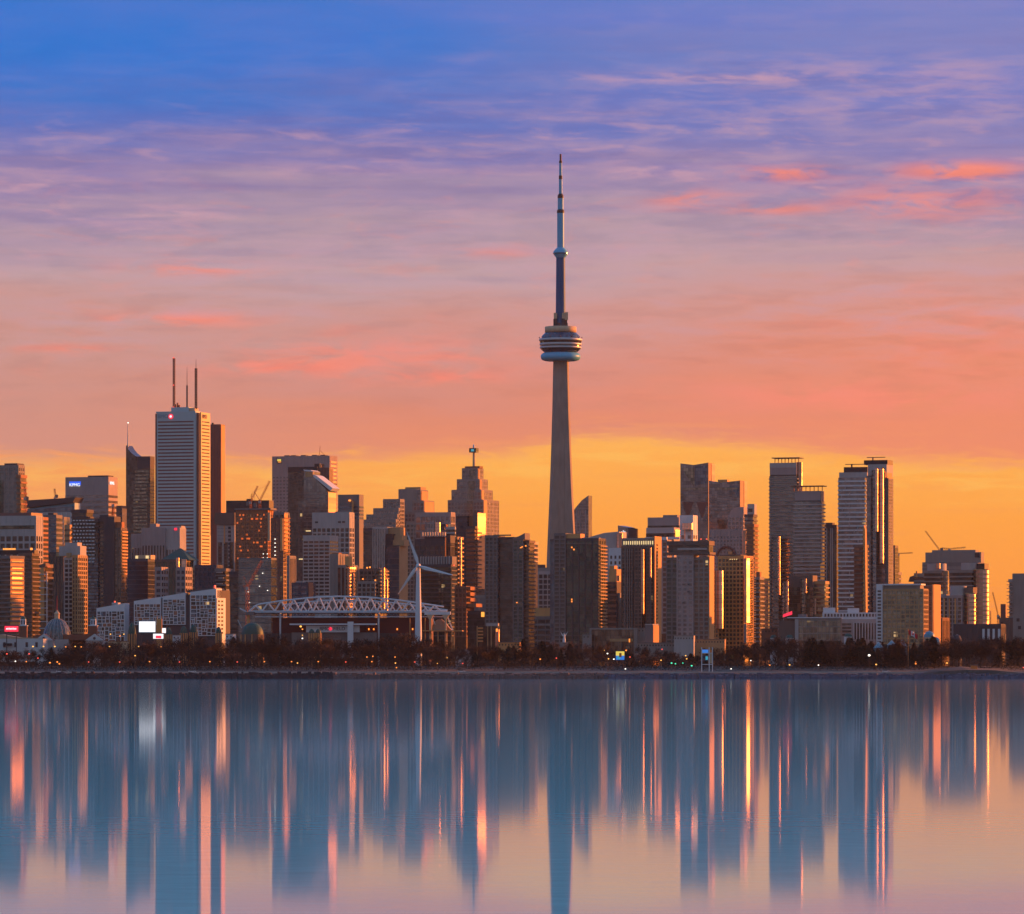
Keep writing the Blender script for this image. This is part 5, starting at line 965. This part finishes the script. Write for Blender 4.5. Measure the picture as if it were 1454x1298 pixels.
b.box('stand', 'maroon', b.x(384), b.x(608), 10, 50, 0, b.z(877)); b.pbox('lower_wall', 'slate', 375, 612, 899, 935, 6, 9.9)
for px in (398, 538): mk('roof_post', lambda v, f: tubevf((b.x(px), -3, 0), (b.x(px), -3, b.z(870)), .6, v, f, 8), 'steel', rt)
for px in (583, 604.5): mk('flag_pole', lambda v, f: tubevf((b.x(px), -6, 0), (b.x(px), -6, b.z(878)), .28, v, f, 6), 'sun_orange', rt)
for px in (521, 528, 561.5, 583.5): b.box('stand_lamp', 'lamp_orange', b.x(px), b.x(px) + .8, 9.3, 9.9, b.z(894.5), b.z(892))
b.pbox('canopy', 'white', 413, 536, 885.6, 887.6, -12, 4); b.pbox('sign_board', 'white', 436, 512, 888.6, 898, -9, -8.4); b.pbox('back_wall', 'grey', 415, 536, 898.2, 935, -7, -6)
text('sign', 'BMO', 'navy', rt, (b.x(462.5), -9.15, b.z(893)), (R(90), 0, 0), 3.2); mk('emblem', lambda v, f: tubevf((b.x(470.5), -9.02, b.z(893)), (b.x(470.5), -9.3, b.z(893)), 1.1, v, f, 14), 'screen_red', rt)
text('sign', 'FIELD', 'navy', rt, (b.x(483), -9.15, b.z(893)), (R(90), 0, 0), 3.2)
b.pbox('portal', 'white', 495.5, 503.5, 883, 935, -13, -9.5)
b.pbox('gate_beam', 'white', 604, 641, 868.8, 873.2, -10, -7)
for px, fl in ((612, -1), (634, 1)):
    b.pbox('gate_post', 'cream', px - 1.2, px + 1.4, 876, 935, -9.6, -7.6)
    b.prism('gate_bracket', 'cream', [(px - 6.5, 870.5), (px - 4, 869.5), (px + 5, 869.5), (px + 7, 870.5), (px + 1.4, 880), (px - 1.2, 880)], -9.8, -7.4)
mk('stay', lambda v, f: (tubevf((b.x(637), -8, b.z(877)), (b.x(644), -8, b.z(895)), .4, v, f, 6), tubevf((b.x(614), -8, b.z(874)), (b.x(619), -8, b.z(887)), .3, v, f, 6)), 'white', rt)
pts = [(614, 895), (615, 888), (618, 883), (622, 880), (627, 879.6), (632, 883), (638, 891), (642, 895)]
b.prism('shell_roof', 'pink', pts, -6, 6)
for k in range(8): mk('shell_rib', lambda v, f: [tubevf((b.x(p0[0] + 0), -6.2, b.z(895 - (895 - p0[1]) * (k + 1) / 8)), (b.x(p1[0]), -6.2, b.z(895 - (895 - p1[1]) * (k + 1) / 8)), .1, v, f, 4) for p0, p1 in zip(pts, pts[1:])], 'sun_orange', rt)
b.pbox('gate_canopy', 'sun_orange', 602, 658, 895.4, 896.6, -14, 2)
for px in (623, 636, 646): b.pbox('canopy_post', 'sun_orange', px, px + 1.2, 896.8, 935, -12, -11.4)
b.pbox('mast_base', 'grey', 349, 360, 868.5, 873, -4, 6); b.pbox('mast_leg', 'sun_orange', 350, 353.5, 873, 935, -2, 0)
mk('stay', lambda v, f: (tubevf((b.x(337), -2, b.z(880)), (b.x(343), -2, b.z(892)), .3, v, f, 5), tubevf((b.x(340), -2, b.z(864)), (b.x(352), -2, b.z(870)), .5, v, f, 6)), 'steel', rt)
board('small white blue banner board under the wind turbine', 3180, 585, 598, 912, 918, 'steel', 'steel', cat='sign', name='banner_board')
# ------------------------------------------------------------------ wind turbine
D = 3250; wt = empty('wind_turbine', (PX(594, D), D, GZ), label='tall white wind turbine with three blades in front of the stadium', cat='wind turbine')
hub = (0, -3.2, PZ(803.5, D) - GZ)
mk('tower', lambda v, f: lathevf([(2.45, 0), (2.1, hub[2] * .4), (1.35, hub[2] - 1.6)], v, f, 24), 'white', wt, True)
mk('nacelle', lambda v, f: (tubevf((0, -2.2, hub[2]), (0, 4.2, hub[2] + .1), 1.7, v, f, 12, 1.3)), 'white', wt)
mk('hub', lambda v, f: (tubevf((0, -4.2, hub[2]), (0, -2.2, hub[2]), .7, v, f, 12, 1.6)), 'white', wt, True)
for tx, ty in ((577.5, 755), (643, 816.5), (565.5, 844)):
    d = Vector(((tx - 594) / F * D, 0, PZ(ty, D) - GZ - hub[2])); L_ = d.length; d.normalize(); n_ = Vector((d.z, 0, -d.x))
    def blade(v, f):
        for s_, w_, th in ((0.0, .75, .75), (.08, .9, .7), (.2, 1.5, .45), (.5, 1.05, .28), (.8, .65, .16), (1.0, .22, .08)):
            c_ = Vector(hub) + d * L_ * s_
            for a_, e_ in ((-.35, 0), (0, th), (.65, 0), (0, -th)): v.append(tuple(c_ + n_ * w_ * 1.6 * a_ + Vector((0, e_ - a_ * .5, 0))))
        for k in range(5):
            for i in range(4): j = (i + 1) % 4; f.append((k * 4 + i, k * 4 + j, (k + 1) * 4 + j, (k + 1) * 4 + i))
        f.append((20, 21, 22, 23)); f.append((3, 2, 1, 0))
    mk('blade', blade, 'white', wt)
# ------------------------------------------------------------------ low buildings centre and right
b = Bld('office_block', 'small gold and black striped block with a blazing lamp like corner', 3500, 676, 706, 708, 8, dep=14)
b.pbox('wall', 'ggreen', 676, 706, 889, 940, 0, 14); b.pbox('parapet', 'pale', 690, 707, 885, 889, 1, 6)
for k in range(5): b.pbox('balcony', 'sun_orange', 679, 686, 891 + k * 4.6, 893 + k * 4.6, -1.2, 0)
for px in (677, 692, 697): b.pbox('pier', 'tan', px, px + 1.2, 889, 930, -.6, 0)
b.cyl('glint_bay', 'gshine', 706, 0, 1.6, 894, 920, 18); b.pbox('lamp', 'lamp_orange', 704.8, 707.2, 892.8, 897, -1.9, -1.7)
low('shop_row', 'low building with a gold sunlit parapet right of the blazing corner', 3420, 707, 738, 912, 'sun_orange')
p = empty('tent', (PX(660, 3300), 3300, GZ), label='grey rounded dome tent beside the stadium gate', cat='tent'); mk('canvas', lambda v, f: lathevf([(6.2 * math.cos(t) + .1, 9 * math.sin(t) + 2) for t in [i * R(84) / 8 for i in range(9)]], v, f, 24), 'pale', p, True); mk('skirt', lambda v, f: lathevf([(6.2, 0), (6.2, 2)], v, f, 24), 'steel', p)
b = Bld('conference_hall', 'wide glazed hall with pale concrete portal frame above the trees', 3360, 838, 905, 908, 5, dep=26)
b.pbox('glazing', 'gbrown', 840, 900, 894, 940, 1, 24); b.pbox('frame', 'conc', 837, 905, 891.6, 894, 0, 26); b.pbox('frame', 'conc', 837, 840, 894.1, 940, 0, 26); b.pbox('frame', 'conc', 900, 905, 894.1, 940, 0, 26)
for i in range(12): b.pbox('mullion', 'brown', 844 + i * 4.8, 844.5 + i * 4.8, 894, 930, .7, 1)
b.pbox('lamp', 'lamp_orange', 893, 894.4, 907, 912, .3, .6); b.pbox('spandrel', 'tan', 866, 899, 907, 911, .5, .9)
low('service_block', 'small pale cube left of the glazed portal hall', 3340, 827, 838, 901, 'conc'); low('service_block', 'pale windowless hall wing right of the glazed portal hall', 3365, 905.5, 925, 892, 'conc')
b = Bld('service_block', 'grey vertical block with an orange lit edge at the portal hall end', 3340, 916, 927, 931, 30, dep=8); b.pbox('wall', 'grey', 916, 927, 887.5, 940, 0, 8); b.box('side_wall', 'sun_orange', 0, .3, .1, 8, 0, b.z(888)); b.pbox('parapet', 'pale', 916, 927, 886, 887.5, -.3, 8.3)
low('service_block', 'long low pale block below the salmon edged tower', 3320, 905, 958, 913, 'conc'); low('service_block', 'windowless pale hall below the pale stone tower', 3310, 957, 985, 903, 'pale', rm='conc'); low('service_block', 'low tan hall behind the white sign tower', 3330, 985, 1029, 908, 'tan')
p = empty('statue', (PX(801, 3200), 3200, GZ), label='small white winged statue on a tall pedestal above the trees', cat='statue'); m1 = 3200 / F; zz = lambda py: PZ(py, 3200) - GZ
mk('pedestal', lambda v, f: boxvf(-2.6, 2.6, -1.5, 1.5, 0, zz(912), v, f), 'conc', p); mk('figure', lambda v, f: lathevf([(1.1, zz(912)), (.9, zz(908)), (.55, zz(904)), (.7, zz(902)), (.3, zz(900.4)), (.4, zz(899.4)), (.1, zz(898.4))], v, f, 10), 'white', p, True)
for sx in (-1, 1): mk('wing', lambda v, f: (v.extend([(0, .2, zz(906)), (sx * 1.4, .5, zz(902)), (sx * 2.5, .5, zz(896.5)), (sx * 1.3, .4, zz(899.5)), (sx * .5, .3, zz(902)), (0, .6, zz(906)), (sx * 1.4, .9, zz(902)), (sx * 2.5, .9, zz(896.5)), (sx * 1.3, .8, zz(899.5)), (sx * .5, .7, zz(902))]), f.extend([(0, 1, 2, 3, 4), (9, 8, 7, 6, 5)] + [(i, (i + 1) % 5, 5 + (i + 1) % 5, 5 + i) for i in range(5)])), 'white', p)
b = Bld('office_block', 'long low olive glass pavilion with dark left wing and red roof flag sign', 3480, 1118, 1194, 1196, 4, dep=24)
b.tier(1134, 1194, 878, 'grid', 'conc', 'golive', pb=925, y0=0, fh=4.6, bay=2.6, cap=1.6, cw=.35, thin=.15); b.pbox('wall', 'brown', 1106, 1129, 881, 940, 1, 18); b.pbox('pier', 'pale', 1129, 1133.8, 879, 940, -.6, 10); b.pbox('roof_edge', 'white', 1118, 1196, 876.4, 877.8, -1, 20); b.pbox('penthouse', 'grey', 1133, 1146, 872, 876.3, 6, 16)
b.prism('sign', 'screen_red', [(1112, 872.5), (1125, 867.5), (1125, 872.5), (1112, 876.4)], 3, 3.6)
b = Bld('office_block', 'long white two level block with a row of small arched openings and roof boxes', 3520, 1168, 1252, 1254, 4, dep=26)
b.pbox('wall', 'white', 1168, 1250, 869.5, 940, 4, 24); b.pbox('penthouse', 'white', 1169, 1186, 862.6, 869.5, 6, 16); b.pbox('penthouse', 'white', 1203.5, 1220, 863.4, 869.5, 6, 16)
for i in range(17): b.pbox('window', 'gdark', 1171 + i * 4.5, 1173.4 + i * 4.5, 871.5, 875.6, 3.7, 4.2)
b.pbox('lower_wall', 'pale', 1194, 1249, 879, 940, 0, 3.9)
for i in range(9): b.pbox('window', 'gdark', 1213.5 + i * 3.9, 1216 + i * 3.9, 885, 908, -.2, .2)
for k in range(4): b.pbox('window_band', 'gdark', 1196, 1209, 885 + k * 5, 888 + k * 5, -.2, .2)
for i in range(9): b.pbox('column', 'white', 1212 + i * 4.1, 1213 + i * 4.1, 884, 912, -1.4, -.21)
low('service_block', 'low brick red block left of the olive glass pavilion', 3500, 1081, 1104, 893, 'brick', rm='brown')
for px, D in ((1098.5, 3210), (1121, 3205), (1204.5, 3212)):
    p = empty('gatehouse', (PX(px, D), D, GZ), label={1098.5: 'small white gatehouse with green hipped roof, leftmost and faint', 1121: 'white gatehouse with green hipped roof under the olive glass pavilion', 1204.5: 'white gatehouse with green hipped roof under the white columned block'}[px], cat='gatehouse')
    w_ = (4.6 if px == 1098.5 else 5.4) * D / F; z0, z1 = PZ(906 - (px == 1204.5) * 2, D) - GZ, PZ(901.5 - (px == 1204.5) * 2, D) - GZ
    mk('wall', lambda v, f: boxvf(-w_, w_, -w_, w_, 0, z0, v, f), 'white', p)
    mk('roof', lambda v, f: (v.extend([(-w_ * 1.1, -w_ * 1.1, z0), (w_ * 1.1, -w_ * 1.1, z0), (w_ * 1.1, w_ * 1.1, z0), (-w_ * 1.1, w_ * 1.1, z0), (-w_ * .5, -w_ * .5, z1), (w_ * .5, -w_ * .5, z1), (w_ * .5, w_ * .5, z1), (-w_ * .5, w_ * .5, z1)]), f.extend([(0, 1, 5, 4), (1, 2, 6, 5), (2, 3, 7, 6), (3, 0, 4, 7), (4, 5, 6, 7), (3, 2, 1, 0)])), 'copper', p)
for px, hw_, pt, pb_, D, lb in ((1247.5, 7.5, 911.5, 920, 3150, 'blue peaked tent roof under the white stair tower'), (1266, 7, 909.5, 916, 3160, 'pale blue and white tent top under the yellowish hotel'), (1281, 7.5, 908, 918, 3155, 'blue tent top left of the red flag'),
                             (1319.5, 8, 896, 905, 3180, 'round blue striped dome right of the flag'), (1330, 5, 905, 912, 3165, 'small blue tent below the round blue dome'), (1359, 7, 901, 912, 3175, 'dim grey dome under the orange red low block')):
    p = empty('tent', (PX(px, D), D, GZ), label=lb, cat='tent'); m1 = D / F; z0, z1 = PZ(pb_, D) - gz(D), PZ(pt, D) - gz(D); p.location.z = gz(D)
    peaked = pb_ - pt < 9 or px < 1300
    mk('canvas', lambda v, f: lathevf([(hw_ * m1, z0), (hw_ * m1 * (.55 if px < 1300 else .9), z0 + (z1 - z0) * .45), (hw_ * m1 * (.2 if px < 1300 else .55), z0 + (z1 - z0) * .85), (.1, z1)], v, f, 18), 'slate' if px == 1359 else 'blue_roof', p)
    mk('wall', lambda v, f: lathevf([(hw_ * m1 * .96, 0), (hw_ * m1 * .96, z0)], v, f, 18), 'cream' if px == 1319.5 else 'grey', p)
    for i in range(6): t = R(-160 + i * 28); mk('seam', lambda v, f: tubevf((hw_ * m1 * math.cos(t), hw_ * m1 * math.sin(t), z0), (.1 * math.cos(t), .1 * math.sin(t), z1 + .1), .14, v, f, 4), 'steel', p)
# flag
D = 3120; p = empty('flag', (PX(1289.5, D), D, gz(D)), label='red and white maple leaf flag drooping on a tall pole', cat='flag'); zz = lambda py: PZ(py, D) - gz(D)
mk('pole', lambda v, f: tubevf((0, 0, 0), (0, 0, zz(893)), .18, v, f, 6), 'sun_orange', p)
def cloth(a, c):
    def fn(v, f):
        n = 8
        for i in range(n + 1):
            s_ = a + (c - a) * i / n; x = s_ * 5.8; zt = zz(893.5) - s_ * 3.2 - .2 * math.sin(s_ * 9); y = .5 * math.sin(s_ * 11)
            v.extend([(x, y - .04, zt), (x, y - .04, zt - 3.0), (x, y + .04, zt), (x, y + .04, zt - 3.0)])
        for i in range(n): k = i * 4; f.extend([(k, k + 1, k + 5, k + 4), (k + 2, k + 6, k + 7, k + 3), (k, k + 4, k + 6, k + 2), (k + 1, k + 3, k + 7, k + 5)])
    return fn
wall('flag_red', (.62, .02, .03), .7, .05)
mk('cloth_band', cloth(.02, .3), 'flag_red', p); mk('cloth_band', cloth(.3, .72), 'white', p); mk('cloth_band', cloth(.72, 1), 'flag_red', p)
def leaf(v, f):
    P = [(0, 1), (.2, .6), (.5, .75), (.4, .3), (.85, .4), (.7, 0), (.3, -.35), (.35, -.5), (.04, -.45), (.04, -.9), (-.04, -.9), (-.04, -.45), (-.35, -.5), (-.3, -.35), (-.7, 0), (-.85, .4), (-.4, .3), (-.5, .75), (-.2, .6)]
    s_ = .51; cx, cz = s_ * 5.8, zz(893.5) - s_ * 3.2 - 1.55; n = len(P)
    for y in (-.75, -.68): v.extend([(cx + a * .9, y, cz + c * .9) for a, c in P])
    f.append(tuple(range(n))[::-1]); f.append(tuple(range(n, 2 * n)))
mk('emblem', leaf, 'flag_red', p)
p = empty('notice_tower', (PX(1384, 3150), 3150, gz(3150)), label='small red hut on the pebble mound at the right shore', cat='hut'); p.location = (PX(1383, 3035), 3035, gz(3035))
mk('wall', lambda v, f: boxvf(-1.9, 1.9, -1, 1, 0, 4.2, v, f), 'bright_orange', p); mk('roof', lambda v, f: boxvf(-2.2, 2.2, -1.3, 1.3, 4.2, 4.6, v, f), 'grey', p)
# ------------------------------------------------------------------ street lamps
LG = {'lamp_orange': ('orange', 'orange street lamps through the shore trees'), 'lamp_yellow': ('yellow', 'yellow street lamps along the lakeshore'), 'lamp_white': ('white', 'white lamps near the waterline'), 'lamp_red': ('red', 'red lights among the shore trees'), 'lamp_green': ('green', 'green lights at the marina')}
protos = {}
def lamp(px, py, mt, D=None, big=1.0):
    D = D or (3040 if py > 925 else 3170); h = max(2.0, PZ(py, D) - gz(D)); key = (mt, round(h), big)
    if key not in protos:
        r = empty('street_lamp', (0, 0, 0))
        mk('post', lambda v, f: tubevf((0, 0, 0), (0, 0, h), .11, v, f, 6, .07), 'slate', r); mk('arm', lambda v, f: tubevf((0, 0, h), (0, -.9, h + .1), .06, v, f, 5), 'slate', r)
        mk('lantern', lambda v, f: lathevf([(.1 * big, h - .36 * big), (.38 * big, h - .18 * big), (.42 * big, h + .1 * big), (.16 * big, h + .28 * big)], v, f, 10, 0, -.9), mt, r); protos[key] = r; o = r
    else:
        src = protos[key]; o = src.copy(); COL.objects.link(o)
        for ch in list(src.children): c = ch.copy(); COL.objects.link(c); c.parent = o
    o.location = (PX(px, D), D, gz(D)); nm, gr = LG[mt]
    tag(o, label='small glowing %s lamp on a thin post among the shore trees' % nm, cat='street lamp', group=gr)
for q in ((47, 918, 'yellow', 1.3), (62, 918, 'yellow', 1.2), (78, 918, 'yellow', 1.3), (93.5, 918.5, 'orange'), (107, 918, 'yellow'), (115.5, 918.5, 'orange'), (10, 928.5, 'red', 1.2), (41.5, 928.5, 'red', 1.2), (54, 934.5, 'red'), (22, 939, 'white'), (37.5, 939.5, 'orange'),
          (81.5, 940, 'orange', 1.2), (84.5, 942.5, 'orange', 1.2), (71, 941, 'orange', 1.3), (126, 940, 'red'), (155.5, 919, 'yellow'), (197, 919, 'yellow'), (192, 931, 'yellow'), (212.5, 940.5, 'orange'), (229, 918.5, 'orange'), (170, 940, 'red'), (157, 900.5, 'yellow'), (170.5, 903, 'orange'), (176, 900, 'yellow'),
          (255, 940.5, 'red'), (298, 940.5, 'orange'), (337, 940.5, 'red'), (375.5, 940, 'orange'), (414, 940, 'orange'), (422.5, 941.5, 'yellow'), (452, 940.5, 'orange'), (491, 941, 'red'), (528, 941, 'orange'), (529.5, 932, 'orange'), (521, 933, 'orange'), (561, 934, 'orange'), (561.5, 941.5, 'yellow'), (563, 948, 'orange'), (561, 921, 'orange'),
          (589, 941, 'red'), (427, 889.5, 'yellow', 1.7), (429.5, 893.5, 'orange', 1.2), (429.5, 902, 'yellow', .8), (429.5, 906.5, 'white', 1.1), (767, 936, 'orange', 1.2), (790, 936.5, 'red'), (657, 942, 'red'), (635, 934, 'yellow', .7), (621, 942, 'yellow', .7), (862.5, 928, 'white', 1.1), (858, 923.5, 'yellow', .8), (864, 935.5, 'yellow'), (871.5, 936, 'white'),
          (889, 923.5, 'orange', 1.3), (894.5, 933, 'red'), (940, 922, 'red'), (973.5, 931.5, 'yellow'), (975, 936.5, 'yellow'), (938.5, 937.5, 'yellow'), (953.5, 941.5, 'green', 1.2), (959, 942.5, 'green'), (969.5, 941.5, 'green', .9), (982, 945.3, 'green', 1.3), (1093, 944.5, 'orange'), (1121, 944, 'yellow', 1.2), (1162, 944.5, 'white'),
          (1234, 930.5, 'white', 1.8), (1244, 943.5, 'yellow', 1.3), (1300, 943.5, 'orange', 1.2), (1344.5, 941.5, 'yellow', 1.2), (1300, 940, 'orange', .6), (1453, 948, 'red'), (888, 950, 'white'), (1038, 950, 'white', .9), (1066, 938, 'white', .8)):
    lamp(q[0], q[1], 'lamp_' + q[2], None, q[3] if len(q) > 3 else 1.0)
# ------------------------------------------------------------------ parked cars
def make_car(mat):
    r = empty('parked_car', (0, 0, 0))
    def body(v, f):
        P = [(-2.2, .35), (2.2, .35), (2.25, .8), (1.5, .95), (-2.1, 1.0), (-2.25, .7)]; n = len(P)
        for y in (-.85, .85): v.extend([(a, y, c) for a, c in P])
        f.append(tuple(range(n))); f.append(tuple(range(n, 2 * n))[::-1]); f.extend([(i, n + i, n + (i + 1) % n, (i + 1) % n) for i in range(n)])
    mk('body', body, mat, r)
    def cabin(v, f):
        P = [(-1.7, .98), (1.1, .93), (.5, 1.48), (-1.3, 1.5)]
        for y, k in ((-.78, 1), (.78, 1)): v.extend([(a, y, c) for a, c in P])
        f.extend([(0, 1, 2, 3), (7, 6, 5, 4), (0, 4, 5, 1), (1, 5, 6, 2), (2, 6, 7, 3), (3, 7, 4, 0)])
    mk('window', cabin, 'gdark', r)
    for x in (-1.4, 1.4):
        for y in (-.8, .8): mk('wheel', lambda v, f: tubevf((x, y - .1, .34), (x, y + .1, .34), .34, v, f, 12), 'black', r)
    for y in (-.55, .55): mk('headlight', lambda v, f: boxvf(2.2, 2.28, y - .15, y + .15, .62, .78, v, f), 'sign_white', r)
    return r
wall('car_white', (.7, .7, .72), .3, .03); wall('car_grey', (.2, .21, .23), .3, .03)
for i, (px, mt, lb) in enumerate(((172, 'car_white', 'white car parked on the shore road, alone under the first white hotel'), (226, 'car_white', 'white car below the orange pylon, left of two'), (229, 'car_grey', 'grey car below the orange pylon, right of two'), (273, 'car_white', 'white car below the green domed pair'),
        (85, 'car_white', 'white car beside the orange lights left of the shore'), (92, 'car_grey', 'grey car right of the white one near the orange lights'), (655, 'car_white', 'white car on the shore road right of the stadium gate'), (1258, 'car_white', 'white vehicle on the shore road under the blue tents'))):
    c = make_car(mt); D = 3034; c.location = (PX(px, D), D, gz(D)); tag(c, lb, 'car', 'cars along the shore road')
# ------------------------------------------------------------------ trees
wall('twig', (.042, .023, .019), .95, .4); wall('twig_dark', (.024, .018, .017), .95, .4); wall('needle', (.012, .018, .014), .95, .4); wall('twig_red', (.048, .022, .016), .95, .4)
def tree_meshes(seed, h, w_, mat, conifer=False):
    r_ = random.Random(seed); tv, tf, cv, cf = [], [], [], []
    tubevf((0, 0, -.5), (r_.uniform(-.3, .3), 0, h * (.9 if conifer else .5)), .34, tv, tf, 6, .12)
    tips = []
    if not conifer:
        for i in range(9):
            a = r_.uniform(0, 6.28); z0 = h * r_.uniform(.2, .5); L = w_ * r_.uniform(.3, .5)
            e = (L * math.cos(a), L * math.sin(a), z0 + h * r_.uniform(.22, .45)); tubevf((0, 0, z0), e, .16, tv, tf, 4, .05); tips.append(e)
            for k in range(2):
                e2 = (e[0] + r_.uniform(-1.8, 1.8), e[1] + r_.uniform(-1.8, 1.8), min(h, e[2] + r_.uniform(.5, 2.6))); tubevf(e, e2, .06, tv, tf, 3, .02); tips.append(e2)
    def twig(c, L, wd, up=.7):
        d = Vector((r_.gauss(0, 1), r_.gauss(0, 1), r_.gauss(up, .8))).normalized(); u = d.orthogonal().normalized() * wd; c = Vector(c); b_ = len(cv)
        cv.extend([tuple(c - u), tuple(c + u), tuple(c + d * L)]); cf.append((b_, b_ + 1, b_ + 2))
    if conifer:
        for i in range(1500):
            t = r_.random() ** .9; z = h * (.05 + .93 * t); rr = w_ * .5 * (1 - t ** 1.7) * (.82 + .3 * math.sin(t * 38)) * r_.uniform(.4, 1.05) + .12; a = r_.uniform(0, 6.28); twig((rr * math.cos(a), rr * math.sin(a), z), r_.uniform(.6, 1.2), .28, -.2)
    else:
        lobes = [(t[0], t[1], t[2], r_.uniform(1.2, 2.3)) for t in tips] + [(r_.uniform(-1, 1) * w_ * .25, r_.uniform(-1, 1) * w_ * .25, h * r_.uniform(.45, .85), r_.uniform(1.8, 2.8)) for _ in range(6)]
        for x, y, z, q in lobes:
            for k in range(38):
                v_ = Vector((r_.gauss(0, 1), r_.gauss(0, 1), r_.gauss(0, .8))).normalized() * q * r_.random() ** .4; twig((x + v_.x, y + v_.y, max(.8, z + v_.z)), r_.uniform(.6, 1.5), .11)
    def me(nm, v, f, m_n):
        x = bpy.data.meshes.new(nm); x.from_pydata(v, [], f); x.materials.append(M[m_n]); return x
    return me('trunk', tv, tf, 'wood'), me('crown', cv, cf, mat)
KIND = {'bare': [tree_meshes(i, 11 + i % 3, 10, ('twig', 'twig_dark', 'twig', 'twig_red')[i % 4]) for i in range(8)], 'con': [tree_meshes(40 + i, 12 + i, 8.5 + i * .8, 'needle', True) for i in range(4)]}
LB = {'bare': ('bare_tree', 'leafless brown tree in the dense belt along the shore', 'leafless trees along the shore'), 'con': ('pine_tree', 'dark pointed evergreen in the shore tree belt', 'dark evergreens in the shore belt')}
rt_ = random.Random(77)
def topline(px):                                              # picture row of the tree tops
    P = [(-30, 921), (30, 922), (60, 920), (105, 912), (125, 908), (200, 914), (250, 907), (330, 908), (380, 902), (430, 904), (500, 909), (560, 902), (600, 902), (640, 915), (700, 916), (745, 908), (775, 914), (810, 908), (860, 918), (930, 921), (975, 927), (1030, 917), (1080, 907), (1150, 907), (1200, 906), (1260, 912), (1320, 905), (1380, 906), (1440, 903), (1490, 902)]
    for (a, b_), (c, d) in zip(P, P[1:]):
        if a <= px <= c: return b_ + (d - b_) * (px - a) / (c - a)
    return 912
rows = []
for D, step, frac in ((3175, 13.5, 1.0), (3130, 15, .82), (3085, 17, .62), (3052, 24, .40)):
    px = -25.0
    while px < 1482:
        rows.append((px + rt_.uniform(-5, 5), D + rt_.uniform(-14, 14), frac)); px += step * rt_.uniform(.75, 1.25)
rows = rows[:255] + [(rt_.uniform(1146, 1334), rt_.uniform(3120, 3185), rt_.choice((1.0, .9))) for _ in range(42)]
for px, D, frac in rows:
    if frac < .7 and px < 120 and rt_.random() < .6: continue
    pt = 957 - (957 - topline(px)) * frac + rt_.uniform(-2, 4); h = PZ(pt, D) - gz(D)
    if h < 3.5: continue
    con = (1145 < px < 1335 and rt_.random() < .85) or (708 < px < 770 and rt_.random() < .5) or rt_.random() < .05
    k = 'con' if con else 'bare'; tm, cm = rt_.choice(KIND[k]); nm, lb, gr = LB[k]
    o = empty(nm, (PX(px, D), D, gz(D) - .1), rt_.uniform(0, 6.28), label=lb, cat='tree', group=gr); s_ = h / (14.0 if con else 13.0); wx = min(1.6, max(.8, s_)) * rt_.uniform(.85, 1.2); o.scale = (wx, wx, s_)
    for n_, me_ in (('trunk', tm), ('crown', cm)): c = bpy.data.objects.new(n_, me_); COL.objects.link(c); c.parent = o
# low brush under the trees
r_ = random.Random(3); v, f = [], []
for i in range(26000):
    px = r_.uniform(-40, 1495); D = r_.uniform(3060, 3200); x = PX(px, D); z = gz(D) + r_.random() ** 1.6 * 5.0 * (1 if px > 110 else .6); d = Vector((r_.gauss(0, 1), r_.gauss(0, .5), r_.gauss(.8, .6))).normalized(); u = d.orthogonal().normalized() * .22; c = Vector((x, D, z)); b_ = len(v)
    v.extend([tuple(c - u), tuple(c + u), tuple(c + d * r_.uniform(.8, 1.7))]); f.append((b_, b_ + 1, b_ + 2))
tag(mesh('undergrowth', v, f, 'twig_dark'), 'dark brush and hedges filling the gaps under the shore trees', 'undergrowth', kind='stuff')

# ------------------------------------------------------------------ thin dawn haze
hz_ = mk('haze', lambda v, f: boxvf(-6100, 6100, -700, 12100, -3, 575, v, f), None); tag(hz_, kind='stuff')
m = bpy.data.materials.new('haze'); m.use_nodes = True; g = G(m.node_tree); g.N.clear()
vol = g.n('ShaderNodeVolumePrincipled', ins={'Color': (.82, .82, .88, 1), 'Density': 7e-6, 'Anisotropy': .2})
o_ = g.n('ShaderNodeOutputMaterial'); g.L.new(vol.outputs[0], o_.inputs['Volume']); hz_.data.materials.append(m)
